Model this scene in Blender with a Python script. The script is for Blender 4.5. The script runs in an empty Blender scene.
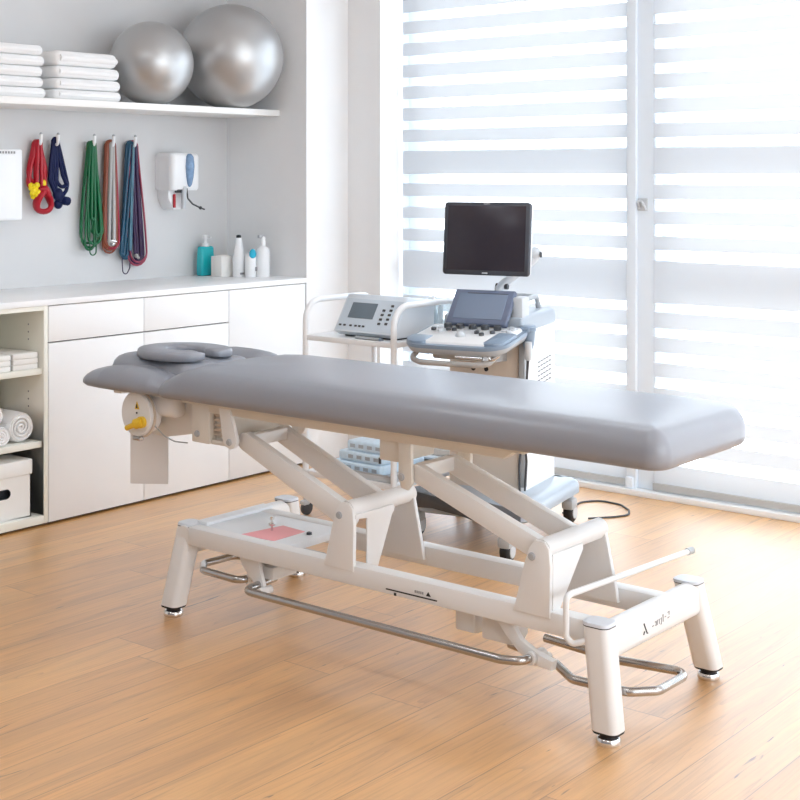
import bpy, bmesh, math, random
from mathutils import Vector, Matrix, Euler
random.seed(7)
PI = math.pi
scene = bpy.context.scene
COL = scene.collection

# ------------------------------------------------------------------ materials
def new_mat(name):
    m = bpy.data.materials.new(name); m.use_nodes = True
    nt = m.node_tree; nt.nodes.clear()
    out = nt.nodes.new('ShaderNodeOutputMaterial')
    return m, nt, out

def N(nt, t, **kw):
    n = nt.nodes.new(t)
    for k, v in kw.items():
        if k in n.inputs: n.inputs[k].default_value = v
        else: setattr(n, k, v)
    return n

def pbr(name, col, rough=.5, metal=0, spec=.5, coat=0, noise=None, bump=None, sheen=0, trans=0, ior=1.45):
    """noise=(scale, amount) gentle colour variation, bump=(scale, strength)"""
    m, nt, out = new_mat(name)
    p = N(nt, 'ShaderNodeBsdfPrincipled')
    nt.links.new(p.outputs[0], out.inputs[0])
    c = (*col, 1)
    p.inputs['Base Color'].default_value = c
    p.inputs['Roughness'].default_value = rough
    p.inputs['Metallic'].default_value = metal
    p.inputs['Specular IOR Level'].default_value = spec
    p.inputs['Coat Weight'].default_value = coat
    p.inputs['Coat Roughness'].default_value = .1
    p.inputs['IOR'].default_value = ior
    p.inputs['Transmission Weight'].default_value = trans
    if sheen: p.inputs['Sheen Weight'].default_value = sheen
    tc = N(nt, 'ShaderNodeTexCoord')
    sc, am = noise if noise else (9, .02)
    nz = N(nt, 'ShaderNodeTexNoise', Scale=sc, Detail=3.)
    nt.links.new(tc.outputs['Object'], nz.inputs['Vector'])
    mp = N(nt, 'ShaderNodeMapRange'); mp.inputs[3].default_value = 1 - am; mp.inputs[4].default_value = 1 + am
    nt.links.new(nz.outputs['Fac'], mp.inputs[0])
    mx = N(nt, 'ShaderNodeMix', data_type='RGBA', blend_type='MULTIPLY')
    mx.inputs[0].default_value = 1
    mx.inputs[6].default_value = c
    nt.links.new(mp.outputs[0], mx.inputs[7])
    nt.links.new(mx.outputs[2], p.inputs['Base Color'])
    if bump:
        b = N(nt, 'ShaderNodeTexNoise', Scale=bump[0], Detail=4.)
        nt.links.new(tc.outputs['Object'], b.inputs['Vector'])
        bp = N(nt, 'ShaderNodeBump', Strength=bump[1], Distance=.004)
        nt.links.new(b.outputs['Fac'], bp.inputs['Height'])
        nt.links.new(bp.outputs[0], p.inputs['Normal'])
    return m

def fabric_mat(name, tl_col, transp, tl_frac, dcol=(.88, .91, .95)):
    """blind fabric: diffuse + translucent + see-through share"""
    m, nt, out = new_mat(name)
    d = N(nt, 'ShaderNodeBsdfDiffuse', Color=(*dcol, 1))
    t = N(nt, 'ShaderNodeBsdfTranslucent', Color=(*tl_col, 1))
    tr = N(nt, 'ShaderNodeBsdfTransparent', Color=(.98, .99, 1, 1))
    m1 = N(nt, 'ShaderNodeMixShader'); m1.inputs[0].default_value = tl_frac
    nt.links.new(d.outputs[0], m1.inputs[1]); nt.links.new(t.outputs[0], m1.inputs[2])
    tc = N(nt, 'ShaderNodeTexCoord')
    w = N(nt, 'ShaderNodeTexWave', Scale=90., Distortion=.6, bands_direction='Z')
    nt.links.new(tc.outputs['Object'], w.inputs['Vector'])
    mp = N(nt, 'ShaderNodeMapRange')
    mp.inputs[3].default_value = max(0, transp - .02); mp.inputs[4].default_value = transp + .02 if transp > 0 else 0
    nt.links.new(w.outputs['Fac'], mp.inputs[0])
    m2 = N(nt, 'ShaderNodeMixShader')
    nt.links.new(mp.outputs[0], m2.inputs[0])
    nt.links.new(m1.outputs[0], m2.inputs[1]); nt.links.new(tr.outputs[0], m2.inputs[2])
    nt.links.new(m2.outputs[0], out.inputs[0])
    return m

def pane_mat(name, tint=(1, 1, 1), gloss=.06):
    m, nt, out = new_mat(name)
    tr = N(nt, 'ShaderNodeBsdfTransparent', Color=(*tint, 1))
    g = N(nt, 'ShaderNodeBsdfGlossy', Color=(1, 1, 1, 1), Roughness=.02)
    mx = N(nt, 'ShaderNodeMixShader'); mx.inputs[0].default_value = gloss
    nt.links.new(tr.outputs[0], mx.inputs[1]); nt.links.new(g.outputs[0], mx.inputs[2])
    nt.links.new(mx.outputs[0], out.inputs[0])
    return m

def emit_mat(name, col, s):
    m, nt, out = new_mat(name)
    e = N(nt, 'ShaderNodeEmission', Color=(*col, 1), Strength=s)
    nt.links.new(e.outputs[0], out.inputs[0])
    return m

def floor_mat():
    m, nt, out = new_mat('oak planks'); L = nt.links
    p = N(nt, 'ShaderNodeBsdfPrincipled'); L.new(p.outputs[0], out.inputs[0])
    tc = N(nt, 'ShaderNodeTexCoord'); sp = N(nt, 'ShaderNodeSeparateXYZ'); L.new(tc.outputs['Object'], sp.inputs[0])
    def M(op, a, b=None, c=None):
        n = N(nt, 'ShaderNodeMath', operation=op)
        for i, v in enumerate((a, b, c)):
            if v is None: continue
            if isinstance(v, (int, float)): n.inputs[i].default_value = v
            else: L.new(v, n.inputs[i])
        return n.outputs[0]
    def ramp(fac, stops):
        r = N(nt, 'ShaderNodeValToRGB')
        while len(r.color_ramp.elements) < len(stops): r.color_ramp.elements.new(.5)
        for e, (pos, c) in zip(r.color_ramp.elements, stops): e.position = pos; e.color = (*c, 1)
        L.new(fac, r.inputs[0]); return r.outputs[0]
    W, LEN = .178, 1.85
    ry = M('DIVIDE', M('SUBTRACT', sp.outputs[1], 1.545), W)
    row = M('FLOOR', ry); fy = M('FRACT', ry)
    wn = N(nt, 'ShaderNodeTexWhiteNoise', noise_dimensions='1D'); L.new(M('ADD', row, 31.7), wn.inputs['W'])
    cx = M('ADD', M('DIVIDE', sp.outputs[0], LEN), wn.outputs['Value'])
    colm = M('FLOOR', cx); fx = M('FRACT', cx)
    cv = N(nt, 'ShaderNodeCombineXYZ'); L.new(row, cv.inputs[0]); L.new(colm, cv.inputs[1])
    pid = N(nt, 'ShaderNodeTexWhiteNoise', noise_dimensions='2D'); L.new(cv.outputs[0], pid.inputs['Vector'])
    # seams
    ey = M('MULTIPLY', M('MINIMUM', fy, M('SUBTRACT', 1, fy)), W)
    ex = M('MULTIPLY', M('MINIMUM', fx, M('SUBTRACT', 1, fx)), LEN)
    e = M('MINIMUM', ey, ex)
    seam = N(nt, 'ShaderNodeMapRange', interpolation_type='SMOOTHSTEP'); L.new(e, seam.inputs[0])
    seam.inputs[1].default_value = .0006; seam.inputs[2].default_value = .0022
    # grain coordinates, shifted per plank
    sh = M('MULTIPLY', pid.outputs['Value'], 37.)
    gv = N(nt, 'ShaderNodeCombineXYZ')
    L.new(M('ADD', M('MULTIPLY', sp.outputs[0], 1.0), sh), gv.inputs[0])
    L.new(M('ADD', M('MULTIPLY', sp.outputs[1], 1.0), sh), gv.inputs[1]); L.new(sh, gv.inputs[2])
    def grain(sx, sy, det, dist=0., rough=.6):
        mp = N(nt, 'ShaderNodeMapping'); mp.inputs['Scale'].default_value = (sx, sy, 1); L.new(gv.outputs[0], mp.inputs[0])
        n = N(nt, 'ShaderNodeTexNoise', Scale=1., Detail=det, Distortion=dist, Roughness=rough); L.new(mp.outputs[0], n.inputs['Vector'])
        return n.outputs['Fac']
    g1 = grain(1.2, 9, 5, .8); g2 = grain(4, 110, 4, .3); g3 = grain(.42, 13, 2, .5, .5); g4 = grain(5.5, 38, 2, .6)
    base = ramp(pid.outputs['Value'], [(0, (.62, .305, .082)), (.35, (.67, .340, .095)), (.7, (.70, .365, .107)), (1, (.74, .40, .125))])
    def mul(a, b, f=1.):
        x = N(nt, 'ShaderNodeMix', data_type='RGBA', blend_type='MULTIPLY'); x.inputs[0].default_value = f
        L.new(a, x.inputs[6]); L.new(b, x.inputs[7]); return x.outputs[2]
    c = mul(base, ramp(g1, [(.28, (.76, .72, .66)), (.5, (1, 1, 1)), (.72, (1.14, 1.14, 1.13))]))
    c = mul(c, ramp(g2, [(.3, (.84, .81, .77)), (.55, (1, 1, 1))]))
    # contour-like dark growth lines
    ring = M('FRACT', M('MULTIPLY', g3, 11.))
    c = mul(c, ramp(ring, [(0, (.58, .46, .36)), (.10, (.86, .81, .76)), (.30, (1, 1, 1))]), .55)
    # knots and cracks: dark slivers along the grain
    c = mul(c, ramp(g4, [(.240, (.24, .135, .06)), (.292, (1, 1, 1))]))
    sm = ramp(seam.outputs[0], [(0, (.50, .40, .32)), (1, (1, 1, 1))])
    c = mul(c, sm)
    L.new(c, p.inputs['Base Color'])
    rr = N(nt, 'ShaderNodeMapRange'); L.new(g1, rr.inputs[0]); rr.inputs[3].default_value = .40; rr.inputs[4].default_value = .48
    L.new(rr.outputs[0], p.inputs['Roughness'])
    p.inputs['Specular IOR Level'].default_value = 1.
    p.inputs['Coat Weight'].default_value = 1; p.inputs['Coat Roughness'].default_value = .46; p.inputs['Coat IOR'].default_value = 2.0
    bp = N(nt, 'ShaderNodeBump', Strength=.12, Distance=.002); L.new(g2, bp.inputs['Height'])
    L.new(bp.outputs[0], p.inputs['Normal'])
    return m

WHITE = pbr('white wall paint', (.84, .845, .85), .75, bump=(180, .05))
GREYW = pbr('pale grey wall paint', (.66, .665, .67), .8, bump=(180, .05))
CEIL = pbr('ceiling paint', (.86, .86, .86), .8)
OAK = floor_mat()
LAM = pbr('white laminate', (.86, .865, .87), .35)
LAMC = pbr('warm white board', (.82, .81, .73), .45)
BLACK = pbr('black plastic', (.012, .012, .014), .5)
DARK = pbr('dark grey plastic', (.06, .063, .07), .45)
GAP = pbr('shadow gap board', (.05, .05, .055), .8)
VINYL = pbr('grey vinyl', (.275, .288, .325), .32, spec=.8, bump=(420, .05), noise=(5, .02))
POWDER = pbr('white powder coat', (.80, .80, .795), .34, bump=(300, .03))
POWDER2 = pbr('warm white powder coat', (.74, .715, .66), .42)
CAPM = pbr('pale grey plastic cap', (.66, .69, .74), .35)
CHROME = pbr('brushed steel tube', (.47, .455, .44), .20, metal=1)
CHROME2 = pbr('polished steel', (.75, .74, .73), .1, metal=1)
GREYP = pbr('grey plastic', (.42, .44, .46), .4)
LGREY = pbr('light grey plastic', (.56, .59, .62), .35)
BLUEG = pbr('blue grey plastic', (.22, .29, .38), .35)
BLUEG2 = pbr('pale blue grey plastic', (.40, .455, .515), .3)
PANEL = pbr('pale device panel', (.60, .68, .76), .3)
BEIGE = pbr('beige enamel', (.66, .57, .48), .4)
PLASTW = pbr('white plastic', (.84, .85, .86), .28)
SCREEN = pbr('dark glossy screen', (.036, .030, .040), .22)
BEZEL = pbr('charcoal bezel', (.055, .06, .075), .35)
TOUCHB = pbr('slate blue bezel', (.14, .17, .25), .4)
TOUCHS = pbr('slate screen', (.20, .25, .34), .25)
LCD = pbr('grey lcd', (.15, .19, .23), .3)
YEL = pbr('yellow plastic', (.80, .52, .04), .4)
PINK = pbr('pink sticker', (.92, .40, .42), .5)
PAPER = pbr('white paper', (.84, .83, .80), .8)
BOXC = pbr('white cardboard', (.84, .83, .80), .7)
TERRY = pbr('white terry cloth', (.88, .88, .88), .95, bump=(260, .6), sheen=.3)
BALLM = pbr('silver ball vinyl', (.50, .50, .50), .38, spec=.6, metal=.75, noise=(3, .03))
TEAL = pbr('teal liquid soap', (.0, .46, .52), .15, coat=.6)
WPLASTIC = pbr('translucent white plastic', (.86, .87, .88), .2)
CYAN = pbr('cyan label', (.02, .42, .60), .4)
RED = pbr('red rubber', (.40, .004, .016), .35)
YELLOWR = pbr('yellow rubber', (.85, .66, .01), .4)
NAVY = pbr('navy rubber', (.003, .008, .055), .5, spec=.25)
GREEN = pbr('green rubber', (.0, .115, .036), .3)
COPPER = pbr('copper brown rubber', (.23, .058, .028), .35)
SILV = pbr('silver grey rubber', (.42, .41, .40), .35)
CRIM = pbr('crimson rubber', (.36, .02, .06), .35)
BLUER = pbr('steel blue rubber', (.012, .07, .13), .3)
PURP = pbr('dark purple rubber', (.035, .014, .06), .35)
ROSE = pbr('dusty rose rubber', (.36, .06, .10), .35)
STEELB = pbr('pale steel blue rubber', (.10, .22, .30), .3)
BLUEPACK = pbr('pale blue film pack', (.68, .83, .95), .35, noise=(45, .16))
BLUECLEAR = pbr('blue translucent plastic', (.20, .32, .50), .15, noise=(60, .35))
INK = pbr('black ink', (.02, .02, .022), .6)
GREYINK = pbr('grey ink', (.28, .28, .29), .6)
GLASS = pane_mat('window glass')
ACRYL = pane_mat('clear acrylic', (.93, .96, .97), .10)
FRAMEW = pbr('white window frame', (.78, .85, .92), .4)
SHEER = fabric_mat('sheer blind band', (.86, .91, .95), .72, .6)
SOLID = fabric_mat('solid blind band', (.84, .88, .92), .0, .092, (.66, .70, .74))
RAILG = pbr('grey blind rail', (.50, .50, .49), .5)
LAMP = emit_mat('fill lamp diffuser', (.86, .93, 1), 8)

# ------------------------------------------------------------------ mesh builder
def fillet(pts, r, n=6, closed=False):
    pts = [Vector(p) for p in pts]; out = []
    m = len(pts)
    for i, p in enumerate(pts):
        if not closed and i in (0, m - 1): out.append(p); continue
        a = pts[i - 1] - p; b = pts[(i + 1) % m] - p
        la, lb = a.length, b.length
        if la < 1e-6 or lb < 1e-6: out.append(p); continue
        a /= la; b /= lb
        ang = a.angle(b)
        if ang > PI - .03: out.append(p); continue
        rr = r[i] if isinstance(r, (list, tuple)) else r
        d = min(rr / math.tan(ang / 2), la * .48, lb * .48)
        rad = d * math.tan(ang / 2)
        if rad < 1e-5: out.append(p); continue
        cen = p + (a + b).normalized() * (rad / math.sin(ang / 2))
        s = p + a * d - cen; e = p + b * d - cen
        for k in range(n + 1):
            t = k / n; an = s.angle(e)
            v = (s * math.sin((1 - t) * an) + e * math.sin(t * an)) / math.sin(an) if an > 1e-4 else s
            out.append(cen + v)
    return out

class MB:
    def __init__(s): s.bm = bmesh.new(); s.mi = 0
    def _mark(s, fs):
        for f in fs: f.material_index = s.mi
    def mat(s, i): s.mi = i; return s
    def box(s, x0, x1, y0, y1, z0, z1, bev=0, M=None, seg=2):
        n0 = set(s.bm.faces)
        v = bmesh.ops.create_cube(s.bm, size=1)['verts']
        for q in v:
            q.co = Vector(((x0 + x1) / 2 + q.co.x * (x1 - x0), (y0 + y1) / 2 + q.co.y * (y1 - y0), (z0 + z1) / 2 + q.co.z * (z1 - z0)))
        if bev:
            es = list({e for q in v for e in q.link_edges})
            bmesh.ops.bevel(s.bm, geom=es, offset=bev, segments=seg, affect='EDGES', profile=.5)
        fs = [f for f in s.bm.faces if f not in n0]
        if M is not None:
            for q in {q for f in fs for q in f.verts}: q.co = M @ q.co
        s._mark(fs); return s
    def prism(s, poly, a0, a1, axis='x', bev=0):
        """poly: 2D points in the remaining two axes (x: (y,z), y: (x,z), z: (x,y))"""
        n0 = set(s.bm.faces)
        def mk(p, a):
            return {'x': (a, p[0], p[1]), 'y': (p[0], a, p[1]), 'z': (p[0], p[1], a)}[axis]
        A = [s.bm.verts.new(mk(p, a0)) for p in poly]; B = [s.bm.verts.new(mk(p, a1)) for p in poly]
        fs = [s.bm.faces.new(A), s.bm.faces.new(B[::-1])]
        k = len(poly)
        for i in range(k):
            fs.append(s.bm.faces.new([A[i], B[i], B[(i + 1) % k], A[(i + 1) % k]]))
        bmesh.ops.recalc_face_normals(s.bm, faces=fs)
        if bev:
            es = list({e for f in fs[:2] for e in f.edges})
            bmesh.ops.bevel(s.bm, geom=es, offset=bev, segments=2, affect='EDGES', profile=.5)
        s._mark([f for f in s.bm.faces if f not in n0]); return s
    def rings(s, rings, cap=True, closed=False):
        R = [[s.bm.verts.new(p) for p in r] for r in rings]; fs = []
        n = len(R[0])
        pairs = list(zip(R, R[1:])) + ([(R[-1], R[0])] if closed else [])
        for a, b in pairs:
            for i in range(n):
                fs.append(s.bm.faces.new([a[i], a[(i + 1) % n], b[(i + 1) % n], b[i]]))
        if cap and not closed:
            fs.append(s.bm.faces.new(R[0][::-1])); fs.append(s.bm.faces.new(R[-1]))
        bmesh.ops.recalc_face_normals(s.bm, faces=fs)
        s._mark(fs); return s
    def tube(s, path, r, n=12, fil=0, closed=False, rz=None):
        P = fillet(path, fil, closed=closed) if fil else [Vector(p) for p in path]
        Q = [P[0]]
        for p in P[1:]:
            if (p - Q[-1]).length > 1e-5: Q.append(p)
        if closed and (Q[0] - Q[-1]).length < 1e-5: Q.pop()
        P = Q; m = len(P)
        T = []
        for i in range(m):
            if closed: t = P[(i + 1) % m] - P[i - 1]
            else: t = P[min(i + 1, m - 1)] - P[max(i - 1, 0)]
            T.append(t.normalized())
        u = T[0].orthogonal().normalized()
        if abs(T[0].z) < .9: u = (Vector((0, 0, 1)) - T[0] * T[0].z).normalized()
        rs = []
        for i in range(m):
            if i:
                u = (u - T[i] * u.dot(T[i])).normalized()
            v = T[i].cross(u)
            rr = r[min(i, len(r) - 1)] if isinstance(r, (list, tuple)) else r
            r2 = rz if rz else rr
            rs.append([P[i] + u * (math.cos(a) * r2) + v * (math.sin(a) * rr) for a in [2 * PI * k / n for k in range(n)]])
        return s.rings(rs, closed=closed)
    def cyl(s, p0, p1, r0, r1=None, n=20):
        r1 = r0 if r1 is None else r1
        p0, p1 = Vector(p0), Vector(p1); t = (p1 - p0).normalized(); u = t.orthogonal().normalized(); v = t.cross(u)
        f = lambda p, r: [p + u * (math.cos(2 * PI * k / n) * r) + v * (math.sin(2 * PI * k / n) * r) for k in range(n)]
        return s.rings([f(p0, r0), f(p1, r1)])
    def lathe(s, prof, c, n=28, axis=(0, 0, 1)):
        c = Vector(c); t = Vector(axis).normalized(); u = t.orthogonal().normalized(); v = t.cross(u)
        return s.rings([[c + t * z + u * (math.cos(2 * PI * k / n) * r) + v * (math.sin(2 * PI * k / n) * r) for k in range(n)] for r, z in prof])
    def ball(s, c, rx, ry=None, rz=None, u=32, v=18, rot=None):
        ry = ry or rx; rz = rz or rx
        n0 = set(s.bm.faces)
        M = Matrix.Translation(c) @ (rot.to_matrix().to_4x4() if rot else Matrix()) @ Matrix.Diagonal((rx, ry, rz, 1))
        bmesh.ops.create_uvsphere(s.bm, u_segments=u, v_segments=v, radius=1, matrix=M)
        s._mark([f for f in s.bm.faces if f not in n0]); return s
    def slab(s, outline, prof, M=None):
        """outline: closed ccw list of (x, y); prof: list of (inset, z) from bottom to top"""
        pts = [Vector((p[0], p[1])) for p in outline]; k = len(pts)
        nor = []
        for i in range(k):
            t = (pts[(i + 1) % k] - pts[i - 1]).normalized(); nor.append(Vector((t.y, -t.x)))
        rs = []
        cen = sum(pts, Vector((0, 0))) / k
        for row in prof:
            ins, z = row[0], row[1]
            if len(row) == 4:       # (inset, z, sx, sy): then shrink about the centre
                r = [Vector((cen.x + (p.x - q.x * ins - cen.x) * row[2], cen.y + (p.y - q.y * ins - cen.y) * row[3], z)) for p, q in zip(pts, nor)]
                if M is not None: r = [M @ q for q in r]
                rs.append(r); continue
            r = [Vector((p.x - q.x * ins, p.y - q.y * ins, z)) for p, q in zip(pts, nor)]
            if M is not None: r = [M @ q for q in r]
            rs.append(r)
        return s.rings(rs)
    def xf(s, M):
        for v in s.bm.verts: v.co = M @ v.co
        return s

def rrect(x0, x1, y0, y1, r, n=8):
    """ccw rounded rectangle; r = radius or (r at x0y0, x1y0, x1y1, x0y1)"""
    r = r if isinstance(r, (tuple, list)) else (r,) * 4
    out = []
    for (cx, cy, rr, a0) in ((x0 + r[0], y0 + r[0], r[0], PI), (x1 - r[1], y0 + r[1], r[1], 1.5 * PI), (x1 - r[2], y1 - r[2], r[2], 0), (x0 + r[3], y1 - r[3], r[3], .5 * PI)):
        for k in range(n + 1):
            a = a0 + k / n * PI / 2
            out.append((cx + rr * math.cos(a), cy + rr * math.sin(a)))
    res = []
    for i, p in enumerate(out):           # drop doubles, subdivide long sides
        q = out[(i + 1) % len(out)]
        d = math.dist(p, q)
        if d < 1e-6: continue
        res.append(p)
        if d > .12:
            m = int(d / .08)
            for j in range(1, m): res.append((p[0] + (q[0] - p[0]) * j / m, p[1] + (q[1] - p[1]) * j / m))
    return res

WM = {}          # world matrix of every object made here
def emit(name, mb, mats, parent=None, local=False, sharp=35, **props):
    me = bpy.data.meshes.new(name)
    bm = mb.bm
    if parent is not None and not local:
        inv = WM[parent.name].inverted()
        for v in bm.verts: v.co = inv @ v.co
    bmesh.ops.remove_doubles(bm, verts=bm.verts, dist=1e-6)
    bm.to_mesh(me); bm.free()
    for m in (mats if isinstance(mats, (list, tuple)) else [mats]): me.materials.append(m)
    me.shade_smooth(); me.set_sharp_from_angle(angle=math.radians(sharp))
    o = bpy.data.objects.new(name, me); COL.objects.link(o)
    if parent is not None:
        o.parent = parent; WM[o.name] = WM[parent.name].copy()
    else: WM[o.name] = Matrix()
    for k, v in props.items(): o[k] = v
    return o

def thing(name, label, cat, loc=(0, 0, 0), rz=0, group=None):
    o = bpy.data.objects.new(name, None); COL.objects.link(o)
    o.empty_display_size = .05
    o.location = loc; o.rotation_euler = (0, 0, rz)
    WM[o.name] = Matrix.Translation(loc) @ Matrix.Rotation(rz, 4, 'Z')
    o['label'] = label; o['category'] = cat
    if group: o['group'] = group
    return o

def solo(name, mb, mats, label, cat, group=None, origin=None, **kw):
    """a thing that is a single mesh, its origin moved to its base"""
    if origin is not None:
        mb.xf(Matrix.Translation(-Vector(origin)))
    o = emit(name, mb, mats, **kw); o['label'] = label; o['category'] = cat
    if origin is not None: o.location = origin; WM[o.name] = Matrix.Translation(origin)
    if group: o['group'] = group
    return o

def struct(name, mb, mats): return emit(name, mb, mats, kind='structure')

# ------------------------------------------------------------------ the room
RX0, RY0, CZ = -1.4, -2.6, 2.75
XW, XG = 5.245, 5.40        # window wall inner face / blind plane
WB = 5.15                   # back wall
struct('floor', MB().box(RX0 - .1, 5.75, RY0 - .1, WB + .15, -.1, 0), OAK)
struct('ceiling', MB().box(RX0 - .1, 5.75, RY0 - .1, WB + .15, CZ, CZ + .1), CEIL)
struct('wall_back', MB().box(RX0 - .1, 4.94, WB, WB + .15, 0, CZ), GREYW)
struct('wall_left', MB().box(RX0 - .1, RX0, RY0, WB, 0, CZ), pbr('fill-absorbing dark paint', (.30, .31, .33), .8))  # unseen wall, colour kept dark to cut fill light on the table side
# pier between the cabinet niche and the window
struct('wall_pier', MB().box(4.94, XW, 4.60, WB + .15, 0, CZ), WHITE)
# the window wall: pier with the reveal, head above the blinds, pier far behind the camera
struct('wall_right', MB().box(XW, 5.75, 4.39, WB + .15, 0, CZ)
       .box(XW, 5.75, RY0, 4.39, 2.58, CZ).box(XW, 5.75, RY0 - .1, -1.35, 0, 2.58), WHITE)
# wall behind the camera with a wide window
struct('wall_front', MB().box(RX0 - .1, .2, RY0 - .1, RY0, 0, CZ).box(4.6, 5.245, RY0 - .1, RY0, 0, CZ)
       .box(.2, 4.6, RY0 - .1, RY0, 0, .75).box(.2, 4.6, RY0 - .1, RY0, 2.55, CZ), WHITE)

def window(n, frames, panes):
    f = MB()
    for b in frames: f.box(*b, bev=.004)
    o = struct(n, f, FRAMEW)
    g = MB()
    for b in panes: g.box(*b)
    emit('pane', g, GLASS, o)
    return o
def side_window(n, ya, yb):
    """frame between ya (left) and yb (right) in the wall on the right, glass in three lights"""
    fr = [(5.47, 5.54, ya - .13, ya, 0, 2.58), (5.47, 5.54, yb, yb + .10, 0, 2.58),
          (5.474, 5.536, yb + .08, ya - .11, 2.46, 2.579), (5.474, 5.536, yb + .08, ya - .11, .001, .10),
          (5.474, 5.536, yb + .08, ya - .11, 1.43, 1.535), (5.474, 5.536, yb + .08, ya - .11, .88, 1.02)]
    window(n, fr, [(5.50, 5.51, yb + .09, ya - .12, z0, z1) for z0, z1 in ((.09, .89), (1.01, 1.44), (1.53, 2.47))])
side_window('window_1', 4.39, 3.03)
side_window('window_2', 3.02, 1.64)
side_window('window_3', 1.63, .25)
side_window('window_4', .24, -1.35)
window('window_5', [(.201, 4.599, RY0 - .076, RY0 - .024, .751, .82), (.201, 4.599, RY0 - .076, RY0 - .024, 2.48, 2.549)]
       + [(x, x + .07, RY0 - .08, RY0 - .02, .75, 2.55) for x in (.2, 1.63, 3.1, 4.53)],
       [(x, x + 1.4, RY0 - .055, RY0 - .045, .81, 2.49) for x in (.26, 1.69, 3.16)])
# low track on the floor below the blinds
struct('trim_1', MB().box(5.355, 5.47, -1.35, 4.39, 0, .026, .003), pbr('white sill', (.86, .87, .87), .4))
# ceiling panels added out of view to give the room fill light
LAMPS = [(.2, .6), (.2, 3.0), (2.0, -.8), (2.0, 1.6), (2.0, 3.6), (3.9, .2), (3.9, 2.6)]
for i, (x, y) in enumerate(LAMPS):
    t = struct('ceiling_fill_lamp', MB().box(x - .32, x + .32, y - .32, y + .32, CZ - .02, CZ, .004), FRAMEW)
    t['label'] = 'square ceiling lamp added out of view for fill light'; t['category'] = 'lamp'
    del t['kind']; t['group'] = 'added ceiling fill lamps'
    emit('diffuser', MB().box(x - .29, x + .29, y - .29, y + .29, CZ - .024, CZ - .019), LAMP, t)

# zebra blinds
top_edges = [2.535, 2.427, 2.319, 2.211, 2.103, 1.995, 1.887, 1.780, 1.672, 1.566]
bands = [(z - .044, z) for z in top_edges]
bands += [(1.361, 1.4066), (1.245, 1.297), (1.136, 1.188), (1.028, 1.076), (.806, .845), (.697, .736), (.585, .632), (.475, .523), (.366, .414), (.257, .305), (.148, .196)]
bands.sort()
def blind(ya, yb, label, frontal=True):
    t = thing('roller_blind', label, 'blind', (XG, (ya + yb) / 2, 0), 0, 'zebra blinds along the window wall')
    f = MB(); z = .062
    segs = []
    for a, b in bands:
        segs.append((z, a, 1)); segs.append((a, b, 0)); z = b
    segs.append((z, 2.56, 1))
    for a, b, k in segs:
        f.mat(k)
        vs = [f.bm.verts.new(p) for p in ((XG, ya, a), (XG, yb, a), (XG, yb, b), (XG, ya, b))]
        f._mark([f.bm.faces.new(vs)])
    emit('fabric', f, [SHEER, SOLID], t)
    emit('bottom_rail', MB().box(XG - .012, XG + .012, yb, ya, .03, .062, .004), RAILG, t)
    emit('cassette', MB().box(XG - .045, XG + .045, yb, ya, 2.50, 2.58, .01), FRAMEW, t)
    return t
b1 = blind(4.372, 3.085, 'white striped blind over the left window, behind the monitor')
b2 = blind(2.965, 1.66, 'white striped blind over the right window, past the foot of the treatment table')
del b1['group'], b2['group']
for ya, yb in ((1.61, .27), (.22, -1.33)):
    blind(ya, yb, 'white striped blind further along the window wall, outside the picture')
# white post between the two blinds, with a catch on it
struct('trim_2', MB().box(5.405, 5.47, 2.955, 3.095, .026, 2.58, .004).box(5.385, 5.407, 3.045, 3.092, .026, 2.58, .003)
       .box(5.37, 5.40, 3.055, 3.09, .02, .075, .004), FRAMEW)
solo('window_catch', MB().tube([(5.40, 3.035, 1.255), (5.385, 3.035, 1.285), (5.385, 3.02, 1.29), (5.385, 3.005, 1.27), (5.40, 3.005, 1.25)], .006, fil=.01)
     .box(5.398, 5.407, 2.995, 3.045, 1.245, 1.30, .003), LGREY, 'small grey catch on the white post between the two blinds', 'window catch', sharp=50)

# ------------------------------------------------------------------ cabinets
CF = 4.60
def cabinet(x0, x1, label, drawer):
    t = thing('base_cabinet', label, 'cabinet', ((x0 + x1) / 2, 4.87, 0), 0, 'white handleless base cabinets')
    del t['group']
    emit('body', MB().box(x0, x1, CF + .022, WB - .01, .014, .88), GAP, t)
    emit('plinth', MB().box(x0, x1, CF + .03, WB - .05, 0, .014), BLACK, t)
    if drawer:
        emit('drawer', MB().box(x0 + .0018, x1 - .0018, CF, CF + .02, .733, .8765, .0012), LAM, t)
        emit('door', MB().box(x0 + .0018, x1 - .0018, CF, CF + .02, .012, .728, .0012), LAM, t)
    else:
        emit('door', MB().box(x0 + .0018, x1 - .0018, CF, CF + .02, .012, .8765, .0012), LAM, t)
cabinet(3.428, 3.923, 'white cabinet with drawer and door, next to the open shelves', True)
cabinet(3.923, 4.423, 'white cabinet with drawer and door, second from the open shelves', True)
cabinet(4.423, 4.932, 'white cabinet with one full-height door, beside the wall pier', False)

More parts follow.
